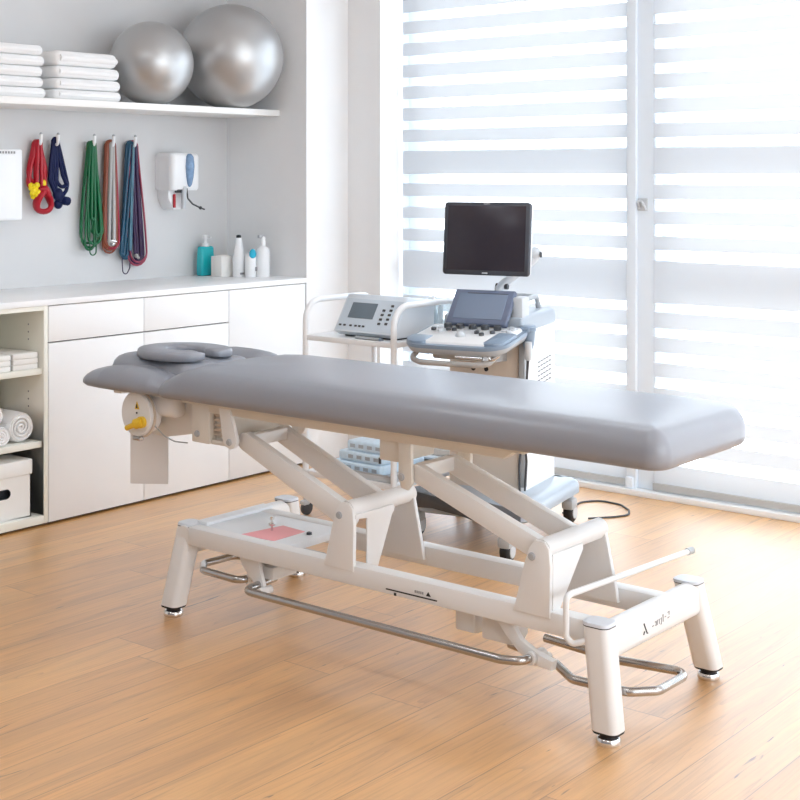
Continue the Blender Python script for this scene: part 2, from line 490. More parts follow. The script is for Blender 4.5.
t = thing('open_shelf_unit', 'open white shelf unit holding paper packs, rolled towels and a lidded box', 'shelf unit', (3.0, 4.87, 0))
c = MB().box(3.406, 3.426, CF, WB - .01, .012, .88, .0015).box(2.52, 2.556, CF, WB - .01, .012, .88, .0015)
c.box(2.556, 3.406, WB - .03, WB - .01, .012, .88).box(2.556, 3.406, CF, WB - .03, .012, .045, .0015).box(2.556, 3.406, CF, WB - .03, .862, .88)
emit('carcass', c, LAMC, t)
for zz in (.80, .77, .74, .53, .50, .47, .24, .21):
    emit('peg_hole', MB().cyl((3.4065, 4.70, zz), (3.4045, 4.70, zz), .0035, n=10), GREYINK, t)
emit('shelf', MB().box(2.556, 3.406, CF + .012, WB - .03, .606, .630, .0015), LAMC, t)
emit('shelf', MB().box(2.556, 3.406, CF + .012, WB - .03, .315, .340, .0015), LAMC, t)
emit('plinth', MB().box(2.52, 3.426, CF + .03, WB - .05, 0, .012), BLACK, t)
solo('countertop', MB().box(2.50, 4.94, CF - .006, WB, .88, .905, .0025), LAM, 'long white countertop running over the cabinets and open shelves', 'countertop', origin=(3.7, 4.87, .88))
solo('wall_shelf', MB().box(2.40, 4.94, 4.78, WB, 1.692, 1.722, .002), pbr('white shelf board', (.86, .85, .83), .4),
     'long white wall shelf carrying folded towels and two silver balls', 'shelf', origin=(3.7, 4.97, 1.692))

# things in the open shelves ---------------------------------------------------
def pack(x0, x1, z0, n, label):
    t = thing('paper_pack', label, 'paper towels', ((x0 + x1) / 2, 4.78, z0))
    m = MB()
    hgt = .066 / n
    for i in range(n):
        dx = random.uniform(-.002, .002)
        m.box(x0 + dx, x1 + dx, 4.622 + random.uniform(0, .004), 4.86, z0 + i * hgt + .0005, z0 + (i + 1) * hgt - .0005, .003)
    emit('folded_sheets', m, PAPER, t)
    emit('wrapper_edge', MB().box(x1 - .002, x1 + .0035, 4.628, 4.855, z0 + .004, z0 + .062, .001), GREYP, t)
pack(3.278, 3.394, .63, 3, 'pack of folded white paper against the right side of the upper shelf')
pack(3.145, 3.268, .63, 3, 'pack of folded white paper at the left edge of the picture, upper shelf')
def rolled(x, y0, y1, z, r, label, tilt=0):
    """a rolled towel, its spiral end towards the room"""
    t = thing('rolled_towel', label, 'towel', (x, (y0 + y1) / 2, z - r))
    m = MB(); n = 30
    prof = [(r * .70, y0 + .006), (r * .9, y0), (r * .98, y0 + .012), (r, y0 + .05), (r, y1)]
    rs = []
    for rr, y in prof:
        rs.append([(x + rr * math.cos(2 * PI * k / n) * (1 + .03 * math.sin(3 * k)), y, z + rr * math.sin(2 * PI * k / n)) for k in range(n)])
    m.rings(rs)
    emit('cloth', m, TERRY, t, sharp=80)
    sp = [(x + q * r * math.cos(a), y0 + .002, z + q * r * math.sin(a)) for q, a in [(.12 + .75 * i / 60, i / 60 * 6 * PI) for i in range(61)]]
    emit('spiral_fold', MB().tube(sp, .0055, 6), TERRY, t, sharp=80)
rolled(3.328, 4.64, 4.96, .4012, .060, 'large rolled white towel on the middle open shelf, under the paper packs')
rolled(3.226, 4.625, 4.95, .380, .039, 'small rolled white towel in front, left of the large roll')
rolled(3.206, 4.65, 4.96, .462, .046, 'rolled white towel lying on top of the small roll at the left picture edge')
t = thing('storage_box', 'white lidded storage box with an oval hand hole on the bottom shelf', 'box', (3.20, 4.78, .045))
bx0, bx1, by0, by1 = 3.04, 3.362, 4.625, 4.97
HX, HZ, HW, HH = 3.220, .152, .046, .018
hole = [(HX + (HW - HH) * (1 if math.cos(a) > 0 else -1) + HH * math.cos(a), HZ + HH * math.sin(a)) for a in [-PI / 2 + .001 + i / 24 * 2 * PI for i in range(24)]]
m = MB()
m.box(bx0, bx1, by1 - .004, by1, .045, .232).box(bx0, bx0 + .004, by0, by1, .045, .232).box(bx1 - .004, bx1, by0, by1, .045, .232).box(bx0, bx1, by0, by1, .045, .05)
outer = [(bx0, .045), (bx1, .045), (bx1, .232), (bx0, .232)]
ins = []
for x, z in hole:                      # front panel around the hole: radial quads out to the panel edge
    dx, dz = x - HX, z - HZ
    s = min(((bx1 if dx > 0 else bx0) - HX) / dx if abs(dx) > 1e-6 else 9e9, ((.232 if dz > 0 else .045) - HZ) / dz if abs(dz) > 1e-6 else 9e9)
    ins.append((HX + dx * s, HZ + dz * s))
k = len(hole)
for y in (by0, by0 + .004):
    A = [m.bm.verts.new((x, y, z)) for x, z in hole]; B = [m.bm.verts.new((x, y, z)) for x, z in ins]
    for i in range(k):
        j = (i + 1) % k
        m.bm.faces.new([A[i], A[j], B[j], B[i]])
        # corner fill
        if abs(ins[i][0] - ins[j][0]) > 1e-4 and abs(ins[i][1] - ins[j][1]) > 1e-4:
            cx = bx1 if max(ins[i][0], ins[j][0]) > bx1 - 1e-4 else bx0
            cz = .232 if max(ins[i][1], ins[j][1]) > .232 - 1e-4 else .045
            m.bm.faces.new([B[i], B[j], m.bm.verts.new((cx, y, cz))])
emit('carton', m, BOXC, t)
emit('hand_hole_rim', MB().tube([(x, by0 + .001, z) for x, z in hole], .0022, 6, closed=True), BLACK, t)
emit('dark_inside', MB().box(bx0 + .01, bx1 - .01, by0 + .03, by1 - .01, .052, .225), DARK, t)  # dark block stands in for the shaded inside behind the hand hole
emit('lid', MB().box(bx0 - .006, bx1 + .004, by0 - .006, by1 + .004, .215, .274, .003), BOXC, t)

# towels on the wall shelf ------------------------------------------------------
def towel(x0, x1, y0, y1, z0, h, label, group):
    t = thing('folded_towel', label, 'towel', ((x0 + x1) / 2, (y0 + y1) / 2, z0))
    m = MB()
    n = 14; rs = []
    ys = [y0 + .001, y0 + .012, y0 + .03] + [y0 + .03 + (y1 - y0 - .06) * i / 4 for i in range(1, 4)] + [y1 - .03, y1 - .012, y1 - .001]
    a0 = random.uniform(0, 6)
    for iy, y in enumerate(ys):
        edge = {0: .62, len(ys) - 1: .62, 1: .9, len(ys) - 2: .9}.get(iy, 1)
        hh = h * .498 * edge
        ring = []
        for k in range(n * 2):
            if k < n: a = -PI / 2 + PI * k / (n - 1); cx = x1 - h * .5
            else: a = PI / 2 + PI * (k - n) / (n - 1); cx = x0 + h * .5
            ring.append((cx + h * .5 * math.copysign(abs(math.cos(a)) ** .85, math.cos(a)) * edge + .003 * math.sin(a0 + 9 * y), y, z0 + h * .5 + hh * math.copysign(abs(math.sin(a)) ** .8, math.sin(a))))
        rs.append(ring)
    m.rings(rs)
    emit('cloth', m, TERRY, t, sharp=85)
    zc = z0 + h * .5
    emit('fold_edge', MB().tube([(x0 + .02, y0 + .003, zc), (x1 - .02, y0 + .004, zc - .001), (x1 - .010, y0 + .03, zc)], h * .24, 8, fil=.01), TERRY, t, sharp=85)
order = ['lowest', 'second from the bottom', 'middle', 'second from the top', 'topmost']
for i in range(5):
    towel(3.24 + .004 * (i % 2), 3.580 - .005 * (i % 3) - .002 * i, 4.815, 5.12, 1.722 + i * .0445, .0445, order[i] + ' white towel in the pile of five at the left edge', '')
zz = 1.722
order = ['lowest', 'second from the bottom', 'second from the top', 'topmost']
for i, h in enumerate((.045, .048, .052, .064)):
    towel(3.625 + .003 * (i % 2), 3.985 - .007 * i, 4.815, 5.12, zz, h, order[i] + ' white towel in the pile of four beside the smaller ball', '')
    zz += h
def ball(x, y, r, label, plug):
    t = thing('exercise_ball', label, 'exercise ball', (x, y, 1.722))
    m = MB().ball((0, 0, 0), r, u=64, v=40)
    for v in m.bm.verts:                 # slight sag where it rests
        if v.co.z < -r * .985: v.co.z = -r * .985
    m.xf(Matrix.Translation((x, y, 1.722 + r * .985)))
    emit('ball_skin', m, BALLM, t, sharp=80)
    d = Vector(plug).normalized(); c0 = Vector((x, y, 1.722 + r * .985)) + d * (r - .002)
    emit('valve_plug', MB().cyl(c0, c0 + d * .005, .007), LGREY, t)
ball(4.205, 4.88, .1915, 'smaller silver exercise ball on the wall shelf, next to the towels', (.3, -.2, -.9))
ball(4.677, 4.85, .2525, 'large silver exercise ball at the right end of the wall shelf', (.2, .3, .9))

# ------------------------------------------------------------------ hanging bands on wall hooks
def hook(x, z, label):
    t = thing('wall_hook', label, 'hook', (x, WB, z), 0)
    emit('peg', MB().box(x - .008, x + .008, WB - .006, WB, z - .012, z + .02, .003).tube([(x, WB - .004, z), (x, WB - .058, z), (x, WB - .060, z + .044)], [.0072, .0072, .0072, .0072, .0072, .0072, .0072, .0072, .0085], 10, fil=.012), PLASTW, t)
    emit('tip', MB().ball((x, WB - .060, z + .046), .0072, u=10, v=8), GREYP, t)
def teardrop(x, zt, zb, wt, wb, y, skew=0, n=40, pinch=.5):
    """hanging loop: narrow at the hook, wide near the bottom"""
    P = []
    for i in range(n):
        a = 2 * PI * i / n
        s = (1 - math.cos(a)) / 2              # 0 top .. 1 bottom
        w = wt + (wb - wt) * s ** pinch
        xx = x + skew * s + math.sin(a) * .5 * w * (1.0 if .12 < s < .9 else 1.0)
        P.append((xx, y - .004 * math.sin(2 * a), zt + (zb - zt) * s))
    # widen flanks: superellipse feel
    return P
def hang(x, zt, zb, w0, w1, y, skew=0, n=14):
    """U loop over a peg: two long strands and rounded ends"""
    L = []
    for i in range(n + 1):                     # down the right strand
        s = i / n
        L.append((x + skew * s + .5 * (w0 + (w1 - w0) * math.sin(s * PI * .5) ** 1.4), y, zt - .5 * w0 + (zb + .5 * w1 - zt + .5 * w0) * s))
    rb = .5 * w1
    for i in range(1, 8):
        a = PI * i / 8; L.append((x + skew + rb * math.cos(a), y, zb + rb - rb * math.sin(a)))
    for i in range(n + 1):
        s = 1 - i / n
        L.append((x + skew * s - .5 * (w0 + (w1 - w0) * math.sin(s * PI * .5) ** 1.4), y, zt - .5 * w0 + (zb + .5 * w1 - zt + .5 * w0) * s))
    rt = .5 * w0
    for i in range(1, 8):
        a = PI * i / 8; L.append((x - rt * math.cos(a), y, zt - rt + rt * math.sin(a)))
    return L
hz = [(3.754, 'white wall hook holding the red and yellow bands'), (3.846, 'white wall hook holding the navy band'),
      (4.048, 'white wall hook holding the green tubing'), (4.159, 'white wall hook holding the copper tubing'), (4.288, 'white wall hook holding the blue and purple tubing')]
for x, l in hz: hook(x, 1.538, l)
YB = WB - .035
x = hz[0][0]
t = thing('resistance_band', 'red and yellow exercise band knotted at the bottom, leftmost of the hanging bands', 'exercise band', (x, YB, 1.2))
m = MB()
for i, (w0, w1, zb, sk, yy) in enumerate(((.030, .075, 1.335, -.01, 0), (.024, .050, 1.33, .012, -.006), (.018, .03, 1.30, .0, -.011), (.034, .09, 1.36, .002, .004))):
    m.tube(hang(x, 1.552, zb, w0, w1, YB + yy, sk), .0085, 8, closed=True, rz=.012)
emit('strands', m, RED, t, sharp=80)
m = MB()
for k in range(16):
    a = k * 2.4; r = .022 * math.sqrt(k / 16)
    m.ball((x - .028 + r * math.cos(a), YB - .018 + .01 * math.sin(k), 1.345 + 1.3 * r * math.sin(a) - .01), .0135, .011, .0125, u=10, v=8)
m.ball((x + .022, YB - .014, 1.365), .013, .01, .017, u=10, v=8)
emit('yellow_knot', m, YELLOWR, t, sharp=80, label='yellow crumpled knot')
m = MB()
P = [(x + .018 + .036 * math.cos(a), YB - .02 + .012 * math.sin(a * 2), 1.285 + .045 * math.sin(a)) for a in [2 * PI * i / 24 for i in range(24)]]
m.tube(P, .0125, 10, closed=True, rz=.02)
m.tube([(x + .0, YB - .02, 1.33), (x + .02, YB - .03, 1.345), (x + .042, YB - .02, 1.315)], .016, 10, fil=.01)
emit('red_loop', m, RED, t, sharp=80)
x = hz[1][0]
t = thing('resistance_band', 'navy blue exercise band tied in a knot with a diamond gap', 'exercise band', (x, YB, 1.2))
m = MB()
for pth in ([(-.012, 1.552), (-.03, 1.44), (-.036, 1.38), (-.01, 1.32)], [(0, 1.556), (-.010, 1.45), (-.004, 1.36), (0, 1.31)], [(.012, 1.552), (.022, 1.46), (.034, 1.40), (.060, 1.345), (.034, 1.315), (.01, 1.30)],
            [(.014, 1.55), (.034, 1.47), (.062, 1.36), (.050, 1.33)], [(.004, 1.55), (.006, 1.44), (.002, 1.37), (.028, 1.345), (.05, 1.36)], [(-.006, 1.55), (-.02, 1.44), (-.022, 1.37), (.004, 1.33)]):
    m.tube([(x + a, YB - .004 - .004 * i, z) for i, (a, z) in enumerate(pth)], .0085, 8, fil=.03, rz=.010)
m.tube([(x - .012, YB - .004, 1.55), (x - .006, YB - .006, 1.563), (x + .006, YB - .006, 1.563), (x + .013, YB - .004, 1.55)], .011, 8, fil=.006)
emit('strands', m, NAVY, t, sharp=80)
m = MB().ball((x + .006, YB - .016, 1.315), .026, .018, .03, u=16, v=12).ball((x + .010, YB - .012, 1.272), .022, .016, .022, u=16, v=12)
m.tube([(x + .01, YB - .014, 1.285), (x + .035, YB - .018, 1.288), (x + .062, YB - .014, 1.284)], [.014, .017, .020, .020], 10, fil=.01)
m.tube([(x + .004, YB - .02, 1.335), (x + .020, YB - .026, 1.31), (x + .006, YB - .024, 1.285)], .010, 8, fil=.01)
emit('knot', m, NAVY, t, sharp=80)
def bundle(i, label, parts, extras=()):
    x = hz[i][0]
    t = thing('tubing_bundle', label, 'exercise tubing', (x, YB, 1.05))
    for nm, mt, loops, lab in parts:
        m = MB()
        for (w0, w1, zb, sk, yy, r) in loops:
            m.tube(hang(x + sk * .15, 1.556 - (.034 - w0) * .3, zb, w0, w1, YB + yy, sk), r, 8, closed=True)
        o = emit(nm, m, mt, t, sharp=80)
        if lab: o['label'] = lab
    return t, x
bundle(2, 'green tubing hanging in long loops, middle of the five hooks', [
    ('green_tubes', GREEN, [(.026, .100, 1.070, -.004, 0, .0058), (.034, .072, 1.085, .012, -.008, .0062), (.020, .050, 1.06, -.016, -.012, .005), (.030, .094, 1.09, -.008, .006, .0052), (.012, .03, 1.13, .026, -.014, .0065), (.022, .055, 1.12, .030, -.004, .0065), (.030, .060, 1.14, .018, .003, .006), (.014, .036, 1.035, .003, -.010, .0032), (.010, .02, 1.20, .0, -.016, .0075)], None)])
t, x = bundle(3, 'copper, silver and crimson tubing hanging in long loops, between green and blue tubing', [
    ('copper_tubes', COPPER, [(.054, .080, 1.055, 0, 0, .0065), (.046, .07, 1.07, -.002, -.004, .007), (.034, .058, 1.08, -.004, -.006, .006), (.052, .080, 1.04, 0, .006, .0045), (.022, .07, 1.10, .004, .002, .006)], 'copper brown tubes'),
    ('silver_tubes', SILV, [(.012, .026, 1.09, -.004, -.014, .0085), (.022, .040, 1.075, .0, -.010, .005)], 'silver grey tubes'),
    ('crimson_tube', CRIM, [(.050, .074, 1.06, .010, -.004, .005)], 'crimson tube')])
emit('clasp', MB().ball((x, YB - .02, 1.082), .010, u=10, v=8).cyl((x - .012, YB - .02, 1.10), (x + .02, YB - .02, 1.094), .004), CHROME2, t)
t, x = bundle(4, 'blue, purple and rose tubing with a thin dangling loop, rightmost of the hanging bands', [
    ('blue_tubes', BLUER, [(.034, .034, 1.02, -.040, -.002, .0085), (.022, .020, 1.03, -.055, -.008, .008), (.050, .056, 1.01, -.030, .003, .007)], 'steel blue tubes'),
    ('pale_tube', STEELB, [(.006, .008, 1.05, -.02, -.016, .0035)], 'pale blue tube'),
    ('purple_tubes', PURP, [(.020, .022, 1.01, .034, -.006, .009), (.034, .036, 1.0, .032, -.002, .0085), (.046, .080, .985, .030, .004, .006)], 'dark purple tubes'),
    ('rose_tubes', ROSE, [(.058, .115, .975, .028, .0, .005), (.050, .100, .99, .032, -.005, .004)], 'dusty rose tubes'),
])
emit('thin_loop', MB().tube([(x - .045, YB, 1.14), (x - .062, YB - .004, 1.0), (x - .058, YB - .004, .945), (x - .036, YB - .004, .935), (x - .016, YB - .004, .965), (x - .014, YB - .004, 1.02), (x - .030, YB - .01, 1.05)], .0028, 6, fil=.02), PURP, t, sharp=80)
emit('clasp', MB().ball((x + .012, YB - .018, 1.022), .010, u=10, v=8).ball((x + .026, YB - .016, 1.012), .007, u=10, v=8), SILV, t)

# dispensers on the wall ------------------------------------------------------
t = thing('paper_dispenser', 'flat white paper dispenser on the wall at the left picture edge', 'dispenser', (3.50, WB, 1.2))
emit('housing', MB().box(3.30, 3.628, 5.05, WB + .001, 1.208, 1.512, .006), PLASTW, t)
emit('front_cover', MB().box(3.30, 3.585, 5.042, 5.052, 1.215, 1.49, .003), PLASTW, t)
g = MB()
for i in range(9): g.box(3.47 + i * .014, 3.479 + i * .014, 5.0492, 5.051, 1.494, 1.504)
emit('lettering', g, GREYINK, t)
t = thing('soap_dispenser', 'white wall dispenser with a blue bottle and lever, right of the bands', 'dispenser', (4.55, WB, 1.22))
m = MB().slab(rrect(4.462, 4.648, 5.03, WB + .001, (.03, .03, .004, .004)), [(.008, 1.328), (0, 1.34), (0, 1.49), (.006, 1.503), (.016, 1.51)])
emit('housing', m, PLASTW, t, sharp=50)
emit('back_plate', MB().prism([(4.475, 1.34), (4.475, 1.29), (4.50, 1.245), (4.51, 1.236), (4.555, 1.236), (4.555, 1.34)], 5.07, WB, 'y', .003), PLASTW, t)
m = MB().lathe([(.004, .0), (.012, .012), (.020, .05), (.024, .10), (.020, .145), (.008, .16)], (4.572, 5.028, 1.345), n=16)
emit('bottle', m, BLUECLEAR, t, sharp=60)
emit('pump_nozzle', MB().lathe([(.010, 0), (.012, .05), (.016, .09), (.014, .108)], (4.545, 5.04, 1.24), n=14), LGREY, t, sharp=50)
emit('red_tag', MB().box(4.500, 4.512, 5.058, 5.068, 1.245, 1.31, .002), RED, t)
emit('lever', MB().tube([(4.56, 5.035, 1.34), (4.562, 5.03, 1.29), (4.585, 5.02, 1.262), (4.62, 5.01, 1.245), (4.645, 5.0, 1.235)], .004, 8, fil=.01).ball((4.625, 5.008, 1.243), .0085, u=10, v=8).cyl((4.50, 5.05, 1.325), (4.515, 5.02, 1.325), .008), DARK, t)

# bottles on the countertop -----------------------------------------------------
CT = .905
def bottle_teal(x, y):
    t = thing('pump_bottle', 'teal soap bottle with a white pump on the countertop', 'bottle', (x, y, CT))
    emit('bottle_body', MB().slab(rrect(x - .044, x + .044, y - .024, y + .024, .012), [(.006, CT), (0, CT + .006), (.001, CT + .08), (.004, CT + .135), (.008, CT + .142), (.014, CT + .145)]), TEAL, t, sharp=50)
    emit('pump', MB().lathe([(.018, .144), (.018, .158), (.009, .162), (.008, .182), (.014, .184), (.014, .200), (.008, .202)], (x, y, CT), n=16).tube([(x, y, CT + .193), (x + .0, y - .04, CT + .19)], .005, 8), PLASTW, t, sharp=50)
bottle_teal(4.732, 5.088)
t = thing('tissue_box', 'small white box between the teal bottle and the white bottles', 'box', (4.745, 4.98, CT))
emit('carton', MB().box(4.705, 4.785, 4.945, 5.02, CT, CT + .10, .003), BOXC, t)
emit('paper_sheet', MB().box(4.72, 4.77, 4.96, 5.0, CT + .1, CT + .104, .001), PAPER, t)
def wbottle(x, y, h, r, label, tip):
    t = thing('spray_bottle', label, 'bottle', (x, y, CT))
    emit('bottle_body', MB().lathe([(r * .92, 0), (r, .006), (r, h * .45), (r * .93, h * .52), (r * .62, h * .78), (r * .52, h * .9), (r * .5, h * .93)], (x, y, CT), n=24), WPLASTIC, t, sharp=50)
    emit('cap', MB().lathe([(r * .42, 0), (r * .42, h * .05), (r * .25, h * .07)], (x, y, CT + h * .93), n=14), tip, t, sharp=50)
    return t
t = wbottle(4.777, 4.90, .205, .030, 'white tapered bottle with a black tip beside the white box', BLACK)
emit('print', MB().box(4.760, 4.785, 4.869, 4.873, CT + .012, CT + .022), GREYINK, t)
t = thing('pump_bottle', 'short clear bottle with a cyan oval label between the two tall white bottles', 'bottle', (4.80, 4.84, CT))
emit('bottle_body', MB().lathe([(.026, 0), (.028, .005), (.028, .10), (.020, .115), (.012, .12)], (4.797, 4.838, CT), n=24), WPLASTIC, t, sharp=50)
emit('cyan_label', MB().ball((4.793, 4.820, CT + .112), .020, .014, .026, u=16, v=12), CYAN, t)
emit('print', MB().box(4.800, 4.812, 4.808, 4.812, CT + .03, CT + .05), GREYINK, t)
t = thing('spray_bottle', 'tall straight white bottle with a dark nozzle, nearest the wall pier', 'bottle', (4.845, 4.80, CT))
emit('bottle_body', MB().lathe([(.033, 0), (.035, .006), (.035, .125), (.030, .14), (.015, .15), (.013, .195), (.006, .2)], (4.848, 4.805, CT), n=24), WPLASTIC, t, sharp=50)
emit('nozzle', MB().box(4.818, 4.848, 4.797, 4.813, CT + .19, CT + .205, .003), GREYP, t)

# ------------------------------------------------------------------ treatment table
T = thing('treatment_table', 'height adjustable treatment table with a long grey padded top and white steel frame', 'treatment table', (3.25, 2.5, 0))
# long cushion
out = rrect(2.93, 3.495, 1.588, 3.392, (.055, .14, .20, .045), n=10)
prof = [(.03, .694), (.010, .697), (.002, .706), (0, .722), (.001, .742), (.006, .760), (.016, .776), (.030, .787), (.042, .7925), (.042, .7975, .86, .965), (.042, .801, .6, .90), (.042, .802, .25, .75)]
mb = MB().slab(out, prof)
for v in mb.bm.verts:                        # the padding thins out towards the head end
    q = min(1, max(0, (3.392 - v.co.y) / .14)); q = q * q * (3 - 2 * q)
    v.co.z = .694 + (v.co.z - .694) * (.56 + .44 * q)
emit('mattress', mb, VINYL, T, sharp=80)
# head cushion between the arm pads
hp = [(.02, .712), (.004, .716), (0, .728), (.002, .748), (.009, .767), (.022, .780), (.04, .787), (.04, .790, .8, .85), (.04, .791, .4, .5)]
emit('head_cushion', MB().slab(rrect(3.045, 3.365, 3.36, 3.815, (.05, .05, .12, .12), n=8), hp), VINYL, T, sharp=80)
# horseshoe face cushion
m = MB(); rs = []
ringc = []
for i in range(41):
    a = -PI / 2 + .28 + (2 * PI - .56) * i / 40
    ringc.append((3.180 + .098 * math.cos(a), 3.520 + .128 * math.sin(a), 0))
for i, p in enumerate(ringc):
    q0 = Vector(ringc[max(0, i - 1)]); q1 = Vector(ringc[min(40, i + 1)]); tg = (q1 - q0).normalized(); nr = Vector((tg.y, -tg.x, 0))
    e = min(1, math.sin(min(i, 40 - i) / 3 * PI / 2) if min(i, 40 - i) < 3 else 1); e = max(e, .25)
    ring = []
    for k in range(16):
        b = 2 * PI * k / 16
        cx = math.copysign(abs(math.cos(b)) ** .5, math.cos(b)); cz = math.copysign(abs(math.sin(b)) ** .5, math.sin(b))
        ring.append(Vector(p) + nr * (.047 * e * cx) + Vector((0, 0, .8045 + .0175 * (.4 + .6 * e) * cz)))
    rs.append(ring)
m.rings(rs)
m.tube([(3.13, 3.46, .799), (3.19, 3.51, .801), (3.23, 3.56, .799)], .006, 8, fil=.02)
emit('face_cushion', m, VINYL, T, sharp=80)
# leaf shaped arm pads
def pad(xs, nm='arm_pad', dz=0, e0=.65, dx=0):
    P = [(2.955, 3.36), (2.938, 3.44), (2.932, 3.56), (2.936, 3.68), (2.948, 3.76), (2.970, 3.80), (3.005, 3.812), (3.040, 3.795), (3.068, 3.73), (3.084, 3.62), (3.092, 3.50), (3.085, 3.40), (3.065, 3.345), (3.0, 3.33)]
    if xs: P = [(6.425 - x + dx, y) for x, y in P]
    else: P = P[::-1]
    P = [tuple(v[:2]) for v in fillet([(x, y, 0) for x, y in P], .05, 4, closed=True)]
    area = sum(P[i - 1][0] * P[i][1] - P[i][0] * P[i - 1][1] for i in range(len(P)))
    if area < 0: P = P[::-1]
    mm = MB().slab(P, [(.03, .694), (.008, .697), (.001, .708), (0, .722), (.004, .738), (.014, .755), (.03, .768), (.03, .774, .7, .88), (.03, .777, .35, .65)])
    for v in mm.bm.verts:                     # thinner towards the tip
        s = max(0, (v.co.y - 3.52) / .26)
        e = max(0, (3.56 - v.co.y) / .22)
        v.co.z = .694 + dz + (v.co.z - .694) * (1 - .40 * s * s) * (1 - e0 * e * e)
    emit(nm, mm, VINYL, T, sharp=80)
pad(False); pad(True, dz=.016, e0=.1, dx=.035)
# sub-frame
m = MB().box(2.965, 3.46, 2.0, 3.30, .684, .697, .003)
emit('base_board', m, POWDER2, T)
for xa in (2.985, 3.405):
    emit('frame_rail', MB().prism([(2.03, .694), (2.08, .660), (3.23, .660), (3.25, .694)], xa, xa + .035, 'x', .003), POWDER2, T)
m = MB().box(3.0, 3.42, 2.40, 2.60, .662, .684, .004)
emit('cross_plate', m, POWDER2, T)
# actuator mounts below the top
br = [(2.437, .68), (2.437, .56), (2.428, .535), (2.405, .53), (2.39, .55), (2.395, .68)]
for xa in (2.99, 3.265): emit('pivot_bracket', MB().prism(br, xa, xa + .013, 'x', .002), POWDER2, T)
emit('mount_box', MB().box(3.0, 3.16, 2.44, 2.515, .600, .668, .005), POWDER2, T)
hingep = [(3.142, .69), (3.124, .585), (3.112, .567), (3.092, .560), (3.074, .566), (3.064, .582), (3.066, .602), (3.100, .69)]
for xa in (2.976, 3.282): emit('pivot_bracket', MB().prism(hingep, xa, xa + .015, 'x', .002), POWDER, T)
emit('hinge_block', MB().box(2.984, 3.28, 3.192, 3.272, .562, .683, .004), POWDER2, T)
emit('hinge_shelf', MB().box(2.992, 3.262, 3.10, 3.1915, .562, .577, .003), POWDER2, T)
emit('hinge_core', MB().box(3.012, 3.26, 3.135, 3.1915, .5775, .683), POWDER2, T)
m = MB()
for i in range(6): m.box(3.002, 3.0125, 3.142, 3.190, .588 + i * .015, .596 + i * .015, .002)
emit('gas_bellows', m, BEIGE, T)
# lift arms: two channels joined by a cross piece
def arm(poly, ytop, zt, zb):
    m = MB()
    for xa, xb in ((3.006, 3.034), (3.166, 3.194)):
        m.prism(poly, xa + .0, xb, 'x', .002)
    m.box(3.03, 3.17, ytop - .02, ytop + .012, zb, zt, .003)
    emit('lift_arm', m, POWDER, T)
def capped(a, b, ha, hb, n=8):
    """bar polygon in (y, z) from a to b with half heights ha, hb and round ends"""
    a = Vector(a); b = Vector(b); d = (b - a).normalized(); nn = Vector((-d.y, d.x)); P = []
    for k in range(n + 1):
        t = PI / 2 + PI * k / n; P.append(tuple(a + (d * math.cos(t) + nn * math.sin(t)) * ha))
    for k in range(n + 1):
        t = -PI / 2 + PI * k / n; P.append(tuple(b + (d * math.cos(t) + nn * math.sin(t)) * hb))
    return P
arm(capped((2.650, .417), (3.060, .583), .034, .028), 3.05, .607, .570)
arm(capped((1.985, .433), (2.390, .577), .029, .025), 2.395, .600, .560)
# towers that carry the arms
def tower(y0, fl, nm='tower'):
    """y0 = tube axis; folded plates, wide at the foot"""
    m = MB()
    near = [(y0 + .085, .27), (y0 + .075, .30), (y0 + .052, .39), (y0 + .035, .44), (y0 + .018, .462), (y0 - .012, .462), (y0 - .026, .445), (y0 - .030, .40), (y0 - .028, .27)]
    m.prism(near, 2.990, 3.004, 'x', .002)
    far = [(y0 + .10, .25), (y0 + .06, .37), (y0 + .03, .44), (y0 + .012, .46), (y0 - .012, .46), (y0 - .024, .44), (y0 - .060, .28), (y0 - .064, .25)]
    emit('tower_plate', MB().prism(far, 3.268, 3.282, 'x', .002), POWDER, T)
    m.prism(fl, y0 - .030, y0 - .024, 'y', .001)       # folded flange
    emit(nm, m, POWDER, T)
    emit('pivot_tube', MB().cyl((2.996, y0, .440), (3.285, y0, .440), .027), POWDER, T)
tower(2.632, [(3.052, .262), (3.10, .262), (3.172, .42), (3.172, .43), (3.0, .43), (3.0, .418), (3.052, .412)])
tower(1.968, [(3.004, .262), (3.018, .262), (3.15, .415), (3.15, .43), (3.004, .43)])
def bolt(x, y, z, r=.0085):
    emit('bolt', MB().mat(0).lathe([(r * 1.25, 0), (r * 1.25, .003), (r, .004), (r, .0065), (r * .5, .0068)], (x, y, z), n=14, axis=(-1, 0, 0)), GREYP, T)
for y, z, x in ((2.655, .424, 2.990), (1.993, .420, 2.990), (3.093, .582, 2.976), (2.425, .565, 2.990), (3.245, .59, 2.984)): bolt(x, y, z)
